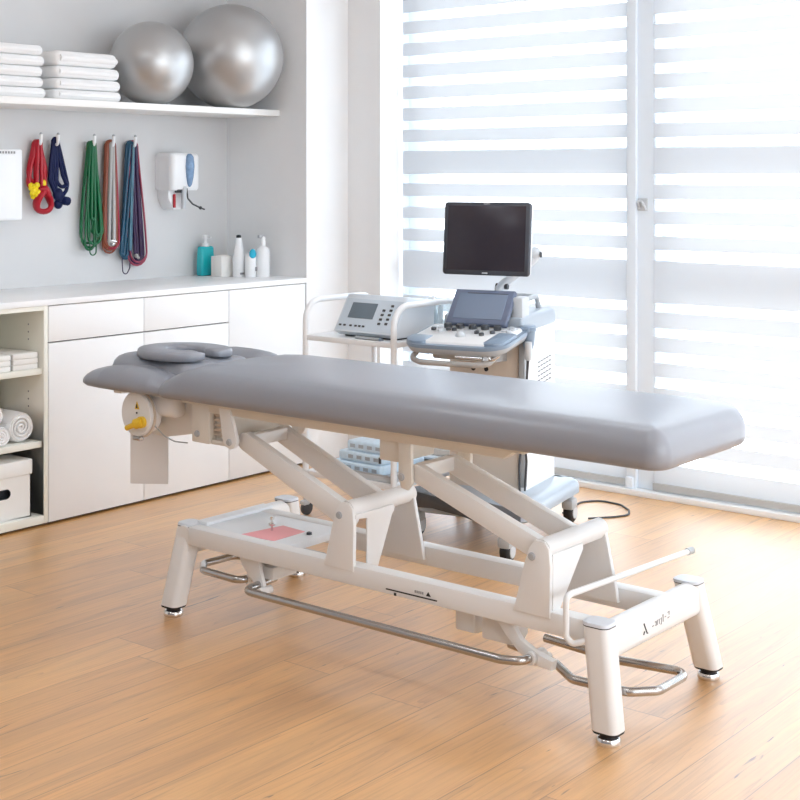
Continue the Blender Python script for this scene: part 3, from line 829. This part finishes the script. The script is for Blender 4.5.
# base frame
emit('side_beam', MB().box(2.995, 3.045, 1.79, 3.302, .228, .286, .006), POWDER, T)
emit('side_beam', MB().box(3.288, 3.338, 1.79, 3.33, .228, .286, .006), POWDER, T)
for ya, yb in ((1.765, 1.818), (3.305, 3.355)):
    emit('cross_beam', MB().prism(rrect(ya, yb, .190, .284, .024, 5), 3.0, 3.50, 'x'), POWDER, T, sharp=50)
legs = [((2.982, 1.762), (3.008, 1.803)), ((3.548, 1.776), (3.482, 1.803)), ((2.980, 3.352), (3.040, 3.338)), ((3.548, 3.352), (3.482, 3.336))]
def sect(cx, cy, z, s=1.0, wx=.064, wy=.074):
    return [(cx + x, cy + y, z) for x, y in rrect(-wx / 2 * s, wx / 2 * s, -wy / 2 * s, wy / 2 * s, .020 * s, 5)]
for (bx, by), (tx, ty) in legs:
    at = lambda z: (bx + (tx - bx) * (z - .03) / .25, by + (ty - by) * (z - .03) / .25)
    lg = emit('leg', MB().rings([sect(*at(z), z, s) for z, s in ((.034, .98), (.036, 1), (.278, 1.0))]), POWDER, T, sharp=50)
    emit('leg_cap', MB().rings([sect(*at(z), z, s) for z, s in ((.280, 1.02), (.2855, 1.02), (.288, .98))]), CAPM, lg, sharp=50)
    emit('leg_seam', MB().rings([sect(*at(z), z, s) for z, s in ((.2775, 1.01), (.2805, 1.01))]), BLACK, lg, sharp=50)
    emit('leg_collar', MB().rings([sect(*at(z), z, s) for z, s in ((.029, .95), (.0345, .985))]), BLACK, lg, sharp=50)
    emit('foot', MB().mat(1).lathe([(.022, .018), (.024, .026), (.021, .032)], (bx, by, 0), n=20).mat(0).lathe([(.029, 0), (.031, .003), (.031, .013), (.027, .018), (.018, .0195)], (bx, by, 0), n=24), [CHROME2, BLACK], lg, sharp=40)
# marking on the end cross beam and on the side beam
g = MB(); YE = 1.7646
def stroke(x0, z0, x1, z1, w, y=YE):
    a = Vector((x0, z0)); b = Vector((x1, z1)); n = Vector((-(b - a).y, (b - a).x)).normalized() * w / 2
    g.prism([tuple(a + n), tuple(b + n), tuple(b - n), tuple(a - n)], y - .0006, y + .002, 'y')
stroke(3.163, .250, 3.180, .221, .004); stroke(3.162, .221, 3.167, .229, .0045); stroke(3.180, .221, 3.185, .220, .0025)
emit('emblem', g, INK, T)
g = MB()
xx = 3.208
zc = .2335
for kind in '.arrjl-2':
    k = .72
    if kind == '.': sg = [(0, -.009, .010, -.007, .003)]; ad = .017
    elif kind == 'a': sg = [(0, .002, .009, .004, .0025), (.009, .004, .009, -.013, .003), (0, -.008, .009, -.012, .002)]; ad = .016
    elif kind == 'r': sg = [(0, .004, 0, -.012, .003), (0, .003, .007, .006, .0025)]; ad = .014
    elif kind == 'j': sg = [(0, .008, 0, -.016, .003), (0, -.016, -.006, -.015, .0025)]; ad = .012
    elif kind == 'l': sg = [(0, .016, 0, -.011, .0035), (-.004, .011, 0, .016, .0025)]; ad = .012
    elif kind == '-': sg = [(0, .003, .010, .004, .003)]; ad = .020
    else: sg = [(0, .014, .012, .017, .003), (.012, .017, .010, .004, .0025), (0, -.006, .013, -.004, .003)]; ad = .02
    for x0_, z0_, x1_, z1_, w_ in sg: stroke(xx + x0_ * k, zc + .004 + z0_ * k, xx + x1_ * k, zc + .004 + z1_ * k, w_ * .8)
    xx += ad * .78
emit('lettering', g, GREYINK, T)
g = MB()
g.box(2.9938, 2.9958, 2.305, 2.485, .2415, .2452)
emit('printed_line', g, INK, T)
emit('printed_dot', MB().box(2.9938, 2.9958, 2.448, 2.456, .230, .238), INK, T)
emit('printed_triangle', MB().prism([(2.335, .262), (2.343, .250), (2.326, .250)], 2.9938, 2.9958, 'x'), INK, T)
g = MB()
for i in range(5): g.box(2.9938, 2.9958, 2.352 + i * .0065, 2.356 + i * .0065, .252, .259)
emit('small_lettering', g, GREYINK, T)
# tray on the head side of the base with screw and pink sticker
emit('tray', MB().box(3.042, 3.345, 2.905, 3.33, .260, .284, .004).box(3.046, 3.350, 3.268, 3.318, .280, .296, .007), pbr('tray enamel', (.80, .83, .86), .3), T)
emit('pink_label', MB().prism([(3.036, 3.109), (3.007 + .042, 2.975), (3.19, 2.977), (3.201, 3.082)], .2841, .2852, 'z'), PINK, T)
emit('wing_screw', MB().cyl((3.134, 3.066, .284), (3.134, 3.066, .330), .004).lathe([(.011, .018), (.011, .024), (.005, .027)], (3.134, 3.066, .284), n=14).lathe([(.007, .036), (.007, .044)], (3.134, 3.066, .284), n=12), CHROME2, T)
emit('rubber_plug', MB().lathe([(.009, 0), (.008, .007), (.003, .009)], (3.175, 2.945, .284), n=14), DARK, T)
emit('drive_motor', MB().cyl((3.14, 2.86, .222), (3.14, 3.12, .222), .028).cyl((3.14, 2.80, .222), (3.14, 2.865, .222), .014), GREYP, T)
# motor housings under the beam
for (ya, yb, xa, xb) in ((2.225, 2.295, 3.06, 3.15), (2.095, 2.195, 3.045, 3.13)):
    emit('motor_housing', MB().prism([(xa, .24), (xa, .155), (xa + .02, .148), (xb - .02, .148), (xb, .165), (xb, .24)], ya, yb, 'y', .010), POWDER, T)
# foot control bars
BR = .0115
emit('foot_bar', MB().tube([(3.10, 3.02, .152), (2.953, 3.005, .150), (2.950, 2.90, .150), (2.950, 2.065, .150), (2.975, 2.005, .150), (3.045, 2.015, .152)], BR, 14, fil=[0, .035, .02, .05, .05, 0]), CHROME, T, sharp=60)
emit('foot_loop', MB().tube([(3.11, 3.03, .150), (3.085, 3.085, .150), (3.015, 3.088, .150), (3.022, 3.26, .150), (3.075, 3.315, .150), (3.205, 3.30, .152), (3.22, 3.04, .155)], BR, 14, fil=.03), CHROME, T, sharp=60)
emit('foot_loop', MB().tube([(3.125, 2.155, .125), (3.115, 2.06, .120), (3.095, 1.985, .115), (3.035, 1.90, .112), (3.047, 1.745, .112), (3.105, 1.690, .112), (3.235, 1.688, .112), (3.262, 1.715, .112), (3.225, 1.87, .115), (3.215, 2.10, .13)], BR, 14, fil=.035), CHROME, T, sharp=60)
m = MB()
m.prism([(3.10, .23), (3.015, .23), (3.005, .19), (2.985, .135), (3.0, .125), (3.03, .15), (3.06, .175), (3.085, .20)], 3.02, 3.034, 'x', .002)
m.prism([(3.04, .22), (3.10, .145), (3.085, .135), (3.02, .20)], 3.04, 3.055, 'x', .002)
m.cyl((3.0, 2.99, .135), (3.05, 2.99, .135), .013)
m.box(3.05, 3.16, 2.98, 3.07, .16, .20, .006)
emit('bar_clamp', m, POWDER, T)
m = MB()
m.prism([(2.125, .23), (2.075, .23), (2.045, .19), (1.985, .162), (1.98, .140), (2.0, .13), (2.05, .155), (2.085, .185)], 3.012, 3.030, 'x', .003)
m.cyl((3.0, 2.008, .150), (3.06, 2.005, .148), .017).tube([(3.03, 2.02, .15), (3.07, 2.03, .125), (3.125, 2.03, .118)], .013, 10, fil=.02)
m.prism([(1.985, .165), (1.94, .155), (1.945, .13), (1.99, .135)], 3.005, 3.03, 'x', .003)
emit('bar_clamp', m, POWDER, T)
emit('pull_rod', MB().box(3.10, 3.112, 2.0, 3.0, .205, .215), DARK, T)
# rod across the foot end
emit('roll_holder', MB().tube([(2.984, 1.825, .240), (2.972, 1.862, .226), (2.968, 1.876, .245), (2.968, 1.876, .343), (3.0, 1.880, .343), (3.685, 1.905, .303)], .0082, 12, fil=[0, .016, .012, .014, .014, 0]), POWDER, T, sharp=60)
emit('rod_tip', MB().cyl((3.668, 1.9045, .304), (3.700, 1.9055, .302), .0105), GREYP, T)
# head section mechanism
emit('head_bar', MB().prism([(3.22, .668), (3.545, .655), (3.56, .625), (3.55, .545), (3.46, .545), (3.22, .590)], 3.05, 3.072, 'x', .003), POWDER, T)
emit('head_bar', MB().prism([(3.22, .668), (3.545, .655), (3.56, .625), (3.55, .545), (3.46, .545), (3.22, .590)], 3.33, 3.352, 'x', .003), POWDER, T)
emit('hanging_plate', MB().prism([(3.078, 3.680), (3.152, 3.572), (3.162, 3.579), (3.088, 3.687)], .356, .575, 'z', .002), pbr('grey white sheet', (.84, .835, .83), .5), T)
emit('drum_housing', MB().cyl((2.986, 3.52, .623), (3.02, 3.52, .623), .066, n=32).box(3.0, 3.06, 3.37, 3.53, .618, .690, .022, seg=4), POWDER, T)
d = emit('adjuster_disc', MB().lathe([(.070, 0), (.074, .004), (.074, .012), (.070, .016)], (2.985, 3.523, .623), n=40, axis=(-1, 0, 0)), POWDER, T, label='cream round adjuster disc with a warning sign')
emit('disc_edge', MB().lathe([(.076, 0), (.076, .006)], (2.988, 3.519, .621), n=40, axis=(-1, 0, 0)), BEIGE, d)
XD = 2.9685
emit('warning_sign', MB().prism([(3.504, .640), (3.527, .640), (3.5155, .666)], XD - .001, XD + .002, 'x'), YEL, d)
emit('warning_mark', MB().prism([(3.512, .644), (3.519, .644), (3.517, .656), (3.514, .656)], XD - .002, XD + .002, 'x').lathe([(.003, 0), (.003, .002)], (XD, 3.516, .628), n=10, axis=(-1, 0, 0)), INK, d)
m = MB().tube([(XD - .008, 3.482, .604), (XD - .014, 3.508, .594), (XD - .016, 3.548, .577)], [.016, .017, .017, .015, .011, .009], 12, fil=.02).cyl((XD + .002, 3.488, .601), (XD - .012, 3.488, .601), .019)
emit('lever', m, YEL, d, sharp=60, label='yellow lever')
emit('disc_clip', MB().box(XD - .004, XD + .016, 3.50, 3.535, .538, .552, .003), CHROME, d)
emit('release_cable', MB().tube([(2.99, 3.47, .600), (3.0, 3.42, .56), (3.01, 3.38, .545), (3.02, 3.33, .545)], .0022, 6, fil=.04), GREYP, T)
emit('pad_bracket', MB().box(2.96, 3.05, 3.585, 3.625, .684, .697, .003).box(3.0, 3.06, 3.35, 3.58, .682, .697, .003).box(3.08, 3.36, 3.36, 3.75, .690, .714, .003).box(3.36, 3.46, 3.36, 3.60, .684, .697, .003), POWDER, T)

# ------------------------------------------------------------------ trolley with electrotherapy unit
R = thing('trolley', 'white tubular trolley with two shelves between the pier and the ultrasound machine', 'trolley', (4.41, 3.685, 0))
tx0, tx1, ty0, ty1 = 4.205, 4.64, 3.45, 3.92
def frame(y):
    emit('side_frame', MB().tube([(tx0, y, .075), (tx0, y, .885), (tx1, y, .885), (tx1, y, .075)], .0125, 12, fil=.085), PLASTW, R, sharp=60)
frame(ty0); frame(ty1)
for z in (.722, .165):
    m = MB().box(tx0 - .005, tx1 + .005, ty0, ty1, z, z + .022, .003)
    m.box(tx1 - .005, tx1 + .005, ty0, ty1, z + .02, z + .05, .002)
    emit('shelf', m, PLASTW, R)
def caster(root, x, y, r, dark, wz, m1=BLACK):
    c = emit('caster', MB().cyl((x, y, r * 2.0), (x, y, r * 2.5), r * .35).box(x - r * .8, x + r * .5, y - r * .55, y + r * .55, r * 1.4, r * 2.1, r * .3), dark, root)
    emit('wheel', MB().lathe([(r * .75, 0), (r, r * .1), (r, r * .55), (r * .75, r * .65)], (x + .2 * r, y - r * .33, r), n=22, axis=(0, 1, 0)), m1, c, sharp=50)
    return c
for x in (tx0, tx1):
    for y in (ty0, ty1): caster(R, x, y, .03, LGREY, 0, DARK)
# the unit: wedge case with sloped front
U = thing('electrotherapy_unit', 'pale grey therapy unit with a small dark screen and rows of buttons on the trolley', 'medical device', (4.38, 3.64, .744))
ya, yb = 3.475, 3.795
sec = [(4.235, .768), (4.262, .752), (4.50, .752), (4.50, .892), (4.342, .912), (4.325, .910)]
emit('case', MB().prism(sec, ya, yb, 'y', .008), pbr('device grey', (.66, .72, .78), .3), U, sharp=50)
emit('under_tray', MB().box(4.275, 4.49, ya + .02, yb - .03, .744, .753, .002), DARK, U)
pa, pb = Vector((4.235, .768)), Vector((4.325, .910)); dirp = (pb - pa).normalized(); nop = Vector((-dirp.y, dirp.x))
def onpanel(s0, s1, y0, y1, th, mb):
    a = pa + dirp * s0; b = pa + dirp * s1; o = nop * th
    mb.prism([tuple(a - nop * .002), tuple(b - nop * .002), tuple(b + o), tuple(a + o)], y0, y1, 'y', .0006)
    return mb
emit('front_panel', onpanel(.008, .150, ya + .012, yb - .012, .0012, MB()), PANEL, U)
emit('screen', onpanel(.062, .132, 3.612, 3.745, .0028, MB()), LCD, U)
for i in range(5):
    for j in range(2):
        if (i, j) == (4, 0): continue
        q = .040 + .020 * i + .002 * j; yy = 3.570 - .036 * j
        emit('button', onpanel(q, q + .009, yy - .007, yy + .007, .004, MB()), DARK, U)
for yy in (3.768, 3.745, 3.712, 3.685, 3.665, 3.645):
    emit('button', onpanel(.024, .031, yy - .006, yy + .006, .004, MB()), DARK, U)
t = thing('pen', 'grey pen lying under the front of the therapy unit', 'pen', (4.24, 3.6, .744))
emit('barrel', MB().cyl((4.222, 3.66, .7505), (4.214, 3.53, .7505), .0065, n=12), GREYP, t)
emit('tip', MB().cyl((4.214, 3.53, .7505), (4.213, 3.51, .7505), .0065, .002, n=12), BLUEG, t)
t = thing('accessory_box', 'clear box of white electrodes on the trolley, behind the ultrasound console', 'container', (4.55, 3.50, .744))
m = MB(); ax0, ax1, ay0, ay1, az = 4.50, 4.635, 3.475, 3.60, .744
ax0 = 4.515
for b in ((ax0, ax0 + .003, ay0, ay1, az, az + .14), (ax1 - .015, ax1 - .012, ay0, ay1, az, az + .14), (ax0, ax1 - .012, ay0, ay0 + .003, az, az + .14), (ax0, ax1 - .012, ay1 - .003, ay1, az, az + .14), (ax0, ax1 - .012, ay0, ay1, az, az + .003)):
    m.box(*b)
emit('clear_case', m, ACRYL, t)
m = MB()
for i, (dx, dy, hh) in enumerate(((.03, .03, .10), (.07, .035, .13), (.035, .08, .145), (.085, .09, .11), (.06, .065, .155))):
    m.lathe([(.012, .004), (.013, .02), (.012, hh - .02), (.007, hh - .012), (.006, hh)], (ax0 + dx, ay0 + dy, az), n=12)
emit('electrode', m, PLASTW, t, sharp=50)
# blue packs in a tray on the lower shelf
t = thing('supply_tray', 'shallow grey edged tray on the lower trolley shelf', 'tray', (4.40, 3.62, .187))
emit('tray_body', MB().box(4.215, 4.60, 3.475, 3.88, .1875, .193, .002).box(4.215, 4.222, 3.475, 3.88, .19, .212, .002).box(4.593, 4.60, 3.475, 3.88, .19, .212, .002).box(4.222, 4.593, 3.475, 3.482, .19, .212, .002).box(4.222, 4.593, 3.873, 3.88, .19, .212, .002), LGREY, t)
emit('rim', MB().tube([(4.217, 3.477, .213), (4.598, 3.477, .213), (4.598, 3.878, .213), (4.217, 3.878, .213)], .004, 8, closed=True), GREYP, t)
labs = ['lowest pale blue pack in the tray under the trolley', 'middle pale blue pack in the tray under the trolley', 'topmost pale blue pack in the tray under the trolley']
for i in range(3):
    t = thing('film_pack', labs[i], 'pack', (4.40, 3.6, .194 + i * .04))
    y1 = 3.83 - i * .035
    emit('wrapping', MB().box(4.255 + .012 * i, 4.55, 3.565, y1, .1935 + i * .042, .235 + i * .042, .010, seg=3), BLUEPACK, t, sharp=60)
    for k in range(4): emit('printed_label', MB().box(4.2535 + .012 * i, 4.256 + .012 * i, 3.580 + .045 * k, 3.605 + .045 * k, .208 + i * .042, .222 + i * .042), BLUEG2, t)
    if i == 1: emit('dark_label', MB().box(4.2525 + .012, 4.256 + .012, 3.5665, 3.5775, .204 + i * .042, .228 + i * .042), DARK, t)

# ------------------------------------------------------------------ ultrasound machine (local frame: u back, v left)
A = math.atan2(.208, .978)
S = thing('ultrasound_machine', 'white wheeled ultrasound machine with console, touch panel and dark monitor', 'medical device', (4.243, 3.131, 0), A)
E_ = lambda nm, mb, mt, par=None, **k: emit(nm, mb, mt, par or S, local=True, **k)
# base on casters
m = MB().slab(rrect(-.04, .58, -.265, .20, (.06, .06, .05, .05), 6), [(.012, .112), (0, .12), (0, .15), (.01, .165), (.04, .178), (.08, .182)])
E_('base', m, BLUEG2, sharp=40)
MF = Matrix.Translation((-.065, 0, .012)) @ Matrix.Rotation(-math.radians(23), 4, 'Z')
E_('front_foot', MB().prism([(-.29, .178), (-.29, .125), (-.24, .115), (-.08, .128), (.10, .128), (.20, .115), (.255, .118), (.255, .178)], -.045, .045, 'x', .006).xf(MF), DARK)
for u, v in ((.045, .225), (-.155, -.235), (.49, .17), (.50, -.235)):
    c = E_('caster', MB().cyl((u, v, .085), (u, v, .14), .016).box(u - .035, u + .03, v - .026, v + .026, .055, .102, .014), GREYP)
    E_('wheel', MB().lathe([(.030, 0), (.040, .006), (.042, .012), (.042, .028), (.040, .034), (.030, .040)], (u + .008, v - .020, .042), n=26, axis=(0, 1, 0)), BLACK, c, sharp=50)
    for sg in (-1, 1): E_('wheel_cover', MB().lathe([(.026, 0), (.024, .003)], (u + .008, v + sg * .0195, .042), n=22, axis=(0, sg, 0)), LGREY, c, sharp=50)
# tower
E_('body', MB().slab(rrect(.19, .525, -.165, .165, (.015, .015, .03, .03), 4), [(0, .17), (0, .80), (.006, .81)]), PLASTW, sharp=40)
E_('front_panel', MB().box(.178, .192, -.145, .150, .18, .755, .006), BEIGE)
g = MB()
for v in (.045, -.01): g.lathe([(.009, 0), (.009, .003), (.004, .004)], (.178, v, .645), n=14, axis=(-1, 0, 0))
for k in range(3): g.box(.1765, .178, -.10 + .08 * k, -.07 + .08 * k, .58, .60)
E_('front_sockets', g, BLACK)
g = MB()
for r in range(6):
    for k in range(5):
        g.box(.33 + k * .030 , .351 + k * .030, -.1662, -.164, .66 - r * .018 + .003 * k, .665 - r * .018 + .003 * k)
E_('vent_slots', g, DARK)
# column edge and cable run between front and side
E_('side_channel', MB().box(.165, .195, -.175, -.150, .20, .79, .004), GREYP)
# blue-grey top with carrying handle
m = MB().prism([(.16, .79), (.53, .80), (.53, .850), (.49, .866), (.20, .862), (.16, .85)], -.168, .168, 'y', .012)
E_('top_cover', m, BLUEG2, sharp=50)
E_('carry_handle', MB().tube([(.26, -.12, .862), (.26, -.12, .905), (.43, -.12, .915), (.455, -.12, .86)], .011, 12, fil=.03).tube([(.26, .12, .862), (.26, .12, .905), (.43, .12, .915), (.455, .12, .86)], .011, 12, fil=.03).cyl((.43, -.12, .912), (.43, .12, .912), .011), GREYP, sharp=60)
E_('cable_hook', MB().tube([(.52, -.13, .80), (.565, -.13, .80), (.57, -.13, .765), (.59, -.13, .765)], .010, 10, fil=.008).box(.525, .575, -.142, -.118, .775, .815, .005), LGREY, sharp=60)
p = E_('probe_holder', MB().lathe([(.016, 0), (.022, .02), (.027, .07), (.030, .072), (.030, .085), (.022, .085)], (.155, -.195, .735), n=18).box(.12, .20, -.21, -.17, .80, .825, .006), BLUEG, sharp=50)
E_('probe', MB().lathe([(.012, 0), (.015, .02), (.013, .07)], (.105, -.215, .70), n=14), LGREY, sharp=50)
# console: tilted slab
th = math.radians(-8)
MC = Matrix.Translation((.0, .0, .783)) @ Matrix.Rotation(th, 4, 'Y')
def cs(mb): return mb.xf(MC)
outl = rrect(-.15, .135, -.205, .205, (.09, .03, .03, .09), 8)
c = E_('console', cs(MB().slab(outl, [(.03, -.035), (.010, -.028), (0, -.012), (0, .004)])), GREYP, sharp=50)
E_('console_edge', cs(MB().slab(outl, [(-.003, -.006), (-.004, .0), (-.003, .008)])), BLUEG, c, sharp=50)
E_('keyboard_deck', cs(MB().slab(rrect(-.132, .13, -.188, .188, (.075, .02, .02, .075), 8), [(0, .004), (.001, .014), (.006, .019)])), PLASTW, c, sharp=50)
E_('palm_rest', cs(MB().slab(rrect(-.143, -.045, .10, .200, (.02, .02, .02, .06), 6), [(0, .005), (.002, .0175), (.01, .021)])), BLUEG, c, sharp=50)
E_('palm_rest', cs(MB().slab(rrect(-.13, .04, -.202, -.120, (.05, .02, .02, .02), 6), [(0, .005), (.002, .0175), (.01, .021)])), BLUEG, c, sharp=50)
def kn(u, v, r, h, mt, nm):
    E_(nm, cs(MB().lathe([(r, .018), (r, .018 + h), (r * .8, .020 + h)], (u, v, 0), n=14)), mt, c, sharp=50)
for k in range(5): kn(.075, .105 - k * .052, .0155, .016, DARK, 'knob')
for (u, v) in ((.03, .145), (.035, .085), (.035, .06), (.01, -.045), (-.015, -.075), (.02, -.105)): kn(u, v, .010, .009, DARK, 'knob')
for (u, v) in ((.06, .155), (.015, .11), (.06, .13), (.045, -.16), (.08, -.165), (.06, -.135), (.10, -.15)): kn(u, v, .011, .007, LGREY, 'key')
E_('trackball', cs(MB().ball((-.04, .0, .018), .020, u=18, v=10)), LGREY, c, sharp=50)
E_('console_neck', MB().prism([(-.10, .748), (.18, .765), (.18, .68), (.06, .688), (-.08, .712)], -.10, .10, 'y', .01), GREYP)
E_('front_handle', MB().tube([(-.05, .165, .748), (-.125, .165, .712), (-.145, .12, .704), (-.145, -.10, .704), (-.125, -.15, .708), (-.05, -.165, .748)], .0105, 12, fil=.03), pbr('taupe tube', (.40, .385, .37), .35), sharp=60)
E_('probe_clip', MB().cyl((-.13, -.02, .728), (-.13, -.13, .728), .008).tube([(-.12, -.15, .745), (-.135, -.16, .72), (-.12, -.19, .74)], .006, 8, fil=.01), CHROME2, sharp=60)
# touch panel
MP = Matrix.Translation((.10, 0, .822)) @ Matrix.Rotation(math.radians(40), 4, 'Y')
tp = E_('touch_panel', MB().slab(rrect(-.012, .012, -.128, .128, .008, 4), [(.004, 0), (0, .004), (0, .158), (.004, .162)], MP), TOUCHB, sharp=50)
E_('touch_screen', MB().box(-.0145, -.011, -.102, .102, .022, .142, .001, MP), TOUCHS, tp)
E_('panel_strip', MB().box(-.0152, -.0145, -.102, .07, .1395, .1425, 0, MP), DARK, tp)  # thin dark strip along the top of the touch screen
E_('panel_mount', MB().box(.20, .27, -.10, .10, .835, .91, .012).box(.17, .25, -.165, -.115, .80, .93, .012), LGREY)
# monitor and arm
MM = Matrix.Translation((.200, -.004, 1.152)) @ Matrix.Rotation(math.radians(5), 4, 'Y')
mo = E_('monitor', MB().slab(rrect(-.183, .183, -.143, .143, .014, 5), [(.004, -.014), (0, -.010), (0, .004)], MM @ Matrix(((0, 0, 1, 0), (-1, 0, 0, 0), (0, 1, 0, 0), (0, 0, 0, 1)))), BEZEL, sharp=50)
MW = MM @ Matrix(((0, 0, 1, 0), (-1, 0, 0, 0), (0, 1, 0, 0), (0, 0, 0, 1)))
E_('monitor_back', MB().slab(rrect(-.182, .182, -.142, .142, .016, 5), [(0, .003), (.001, .018), (.02, .032), (.05, .042)], MW), PLASTW, mo, sharp=50)
E_('screen', MB().box(-.1655, .1655, -.124, .1285, -.0152, -.013, .0005, MW), SCREEN, mo)
g = MB().box(-.012, .012, -.1375, -.1315, -.0150, -.0135, .001, MW).box(-.013, .013, .1345, .1375, -.0150, -.0135, 0, MW)
E_('maker_mark', g, LGREY, mo)
E_('monitor_arm', MB().tube([(.27, -.02, .87), (.285, -.015, .945), (.30, -.025, .965), (.385, -.125, 1.065), (.385, -.13, 1.09)], .018, 14, fil=.02, rz=.022).tube([(.385, -.128, 1.085), (.33, -.09, 1.12), (.225, -.03, 1.15)], .016, 12, fil=.02).ball((.385, -.130, 1.09), .027, u=18, v=12), LGREY, sharp=60)
E_('arm_joint', MB().cyl((.295, -.052, .960), (.295, -.002, .960), .012), DARK)
E_('arm_screw', MB().lathe([(.012, 0), (.012, .004)], (.38, -.157, 1.085), n=14, axis=(0, -1, 0)), DARK)
E_('probe_cable', MB().tube([(.16, -.19, .735), (.17, -.182, .55), (.15, -.18, .42), (.175, -.180, .30), (.16, -.178, .19)], .0045, 8, fil=.05), DARK, sharp=60)
E_('probe_cable', MB().tube([(.105, -.215, .705), (.11, -.20, .55), (.12, -.185, .40), (.10, -.18, .30), (.08, -.19, .182)], .0045, 8, fil=.05), DARK, sharp=60)
# supply cable on the floor
solo('power_cable', MB().tube([(4.88, 3.10, .006), (4.95, 3.115, .004), (5.10, 3.15, .004), (5.178, 3.10, .004), (5.165, 2.99, .004), (5.10, 2.915, .004), (5.03, 2.875, .004), (4.965, 2.905, .004), (4.90, 2.955, .004), (4.875, 2.975, .004)], .004, 8, fil=.06), DARK,
     'black cable looped on the floor behind the ultrasound machine', 'cable', origin=(5.0, 3.0, 0), sharp=60)

# ------------------------------------------------------------------ daylight, lamps, camera
w = bpy.data.worlds.new('overcast sky'); scene.world = w; w.use_nodes = True
nt = w.node_tree; bg = nt.nodes['Background']; bg.inputs[0].default_value = (.845, .925, 1, 1); bg.inputs[1].default_value = 7.4
def portal(loc, rot, sx, sy):
    l = bpy.data.lights.new('window_portal', 'AREA'); l.shape = 'RECTANGLE'; l.size = sx; l.size_y = sy
    l.cycles.is_portal = True
    o = bpy.data.objects.new('window_portal', l); o.location = loc; o.rotation_euler = rot; COL.objects.link(o)
portal((5.56, 1.5, 1.3), (0, PI / 2, 0), 2.6, 5.9)
portal((2.4, RY0 - .09, 1.65), (PI / 2, 0, 0), 4.4, 1.8)

cam = bpy.data.cameras.new('camera'); co = bpy.data.objects.new('camera', cam); COL.objects.link(co)
FPX = 1390.
cam.sensor_width = 36; cam.lens = FPX / 800 * 36
cam.shift_y = -(400 - 175.5) / 800
cam.clip_start = .05
co.location = (0, 0, 1.40)
co.rotation_euler = (PI / 2, 0, -math.atan2(math.cos(math.atan2(1130, FPX)), math.sin(math.atan2(1130, FPX))))
scene.camera = co
scene.view_settings.view_transform = 'Standard'; scene.view_settings.look = 'None'
scene.view_settings.gamma = 1; scene.view_settings.use_curve_mapping = False
scene.view_settings.exposure = .0
scene.cycles.use_denoising = True
scene.cycles.max_bounces = 10; scene.cycles.diffuse_bounces = 6; scene.cycles.transparent_max_bounces = 16
scene.cycles.sample_clamp_indirect = 6
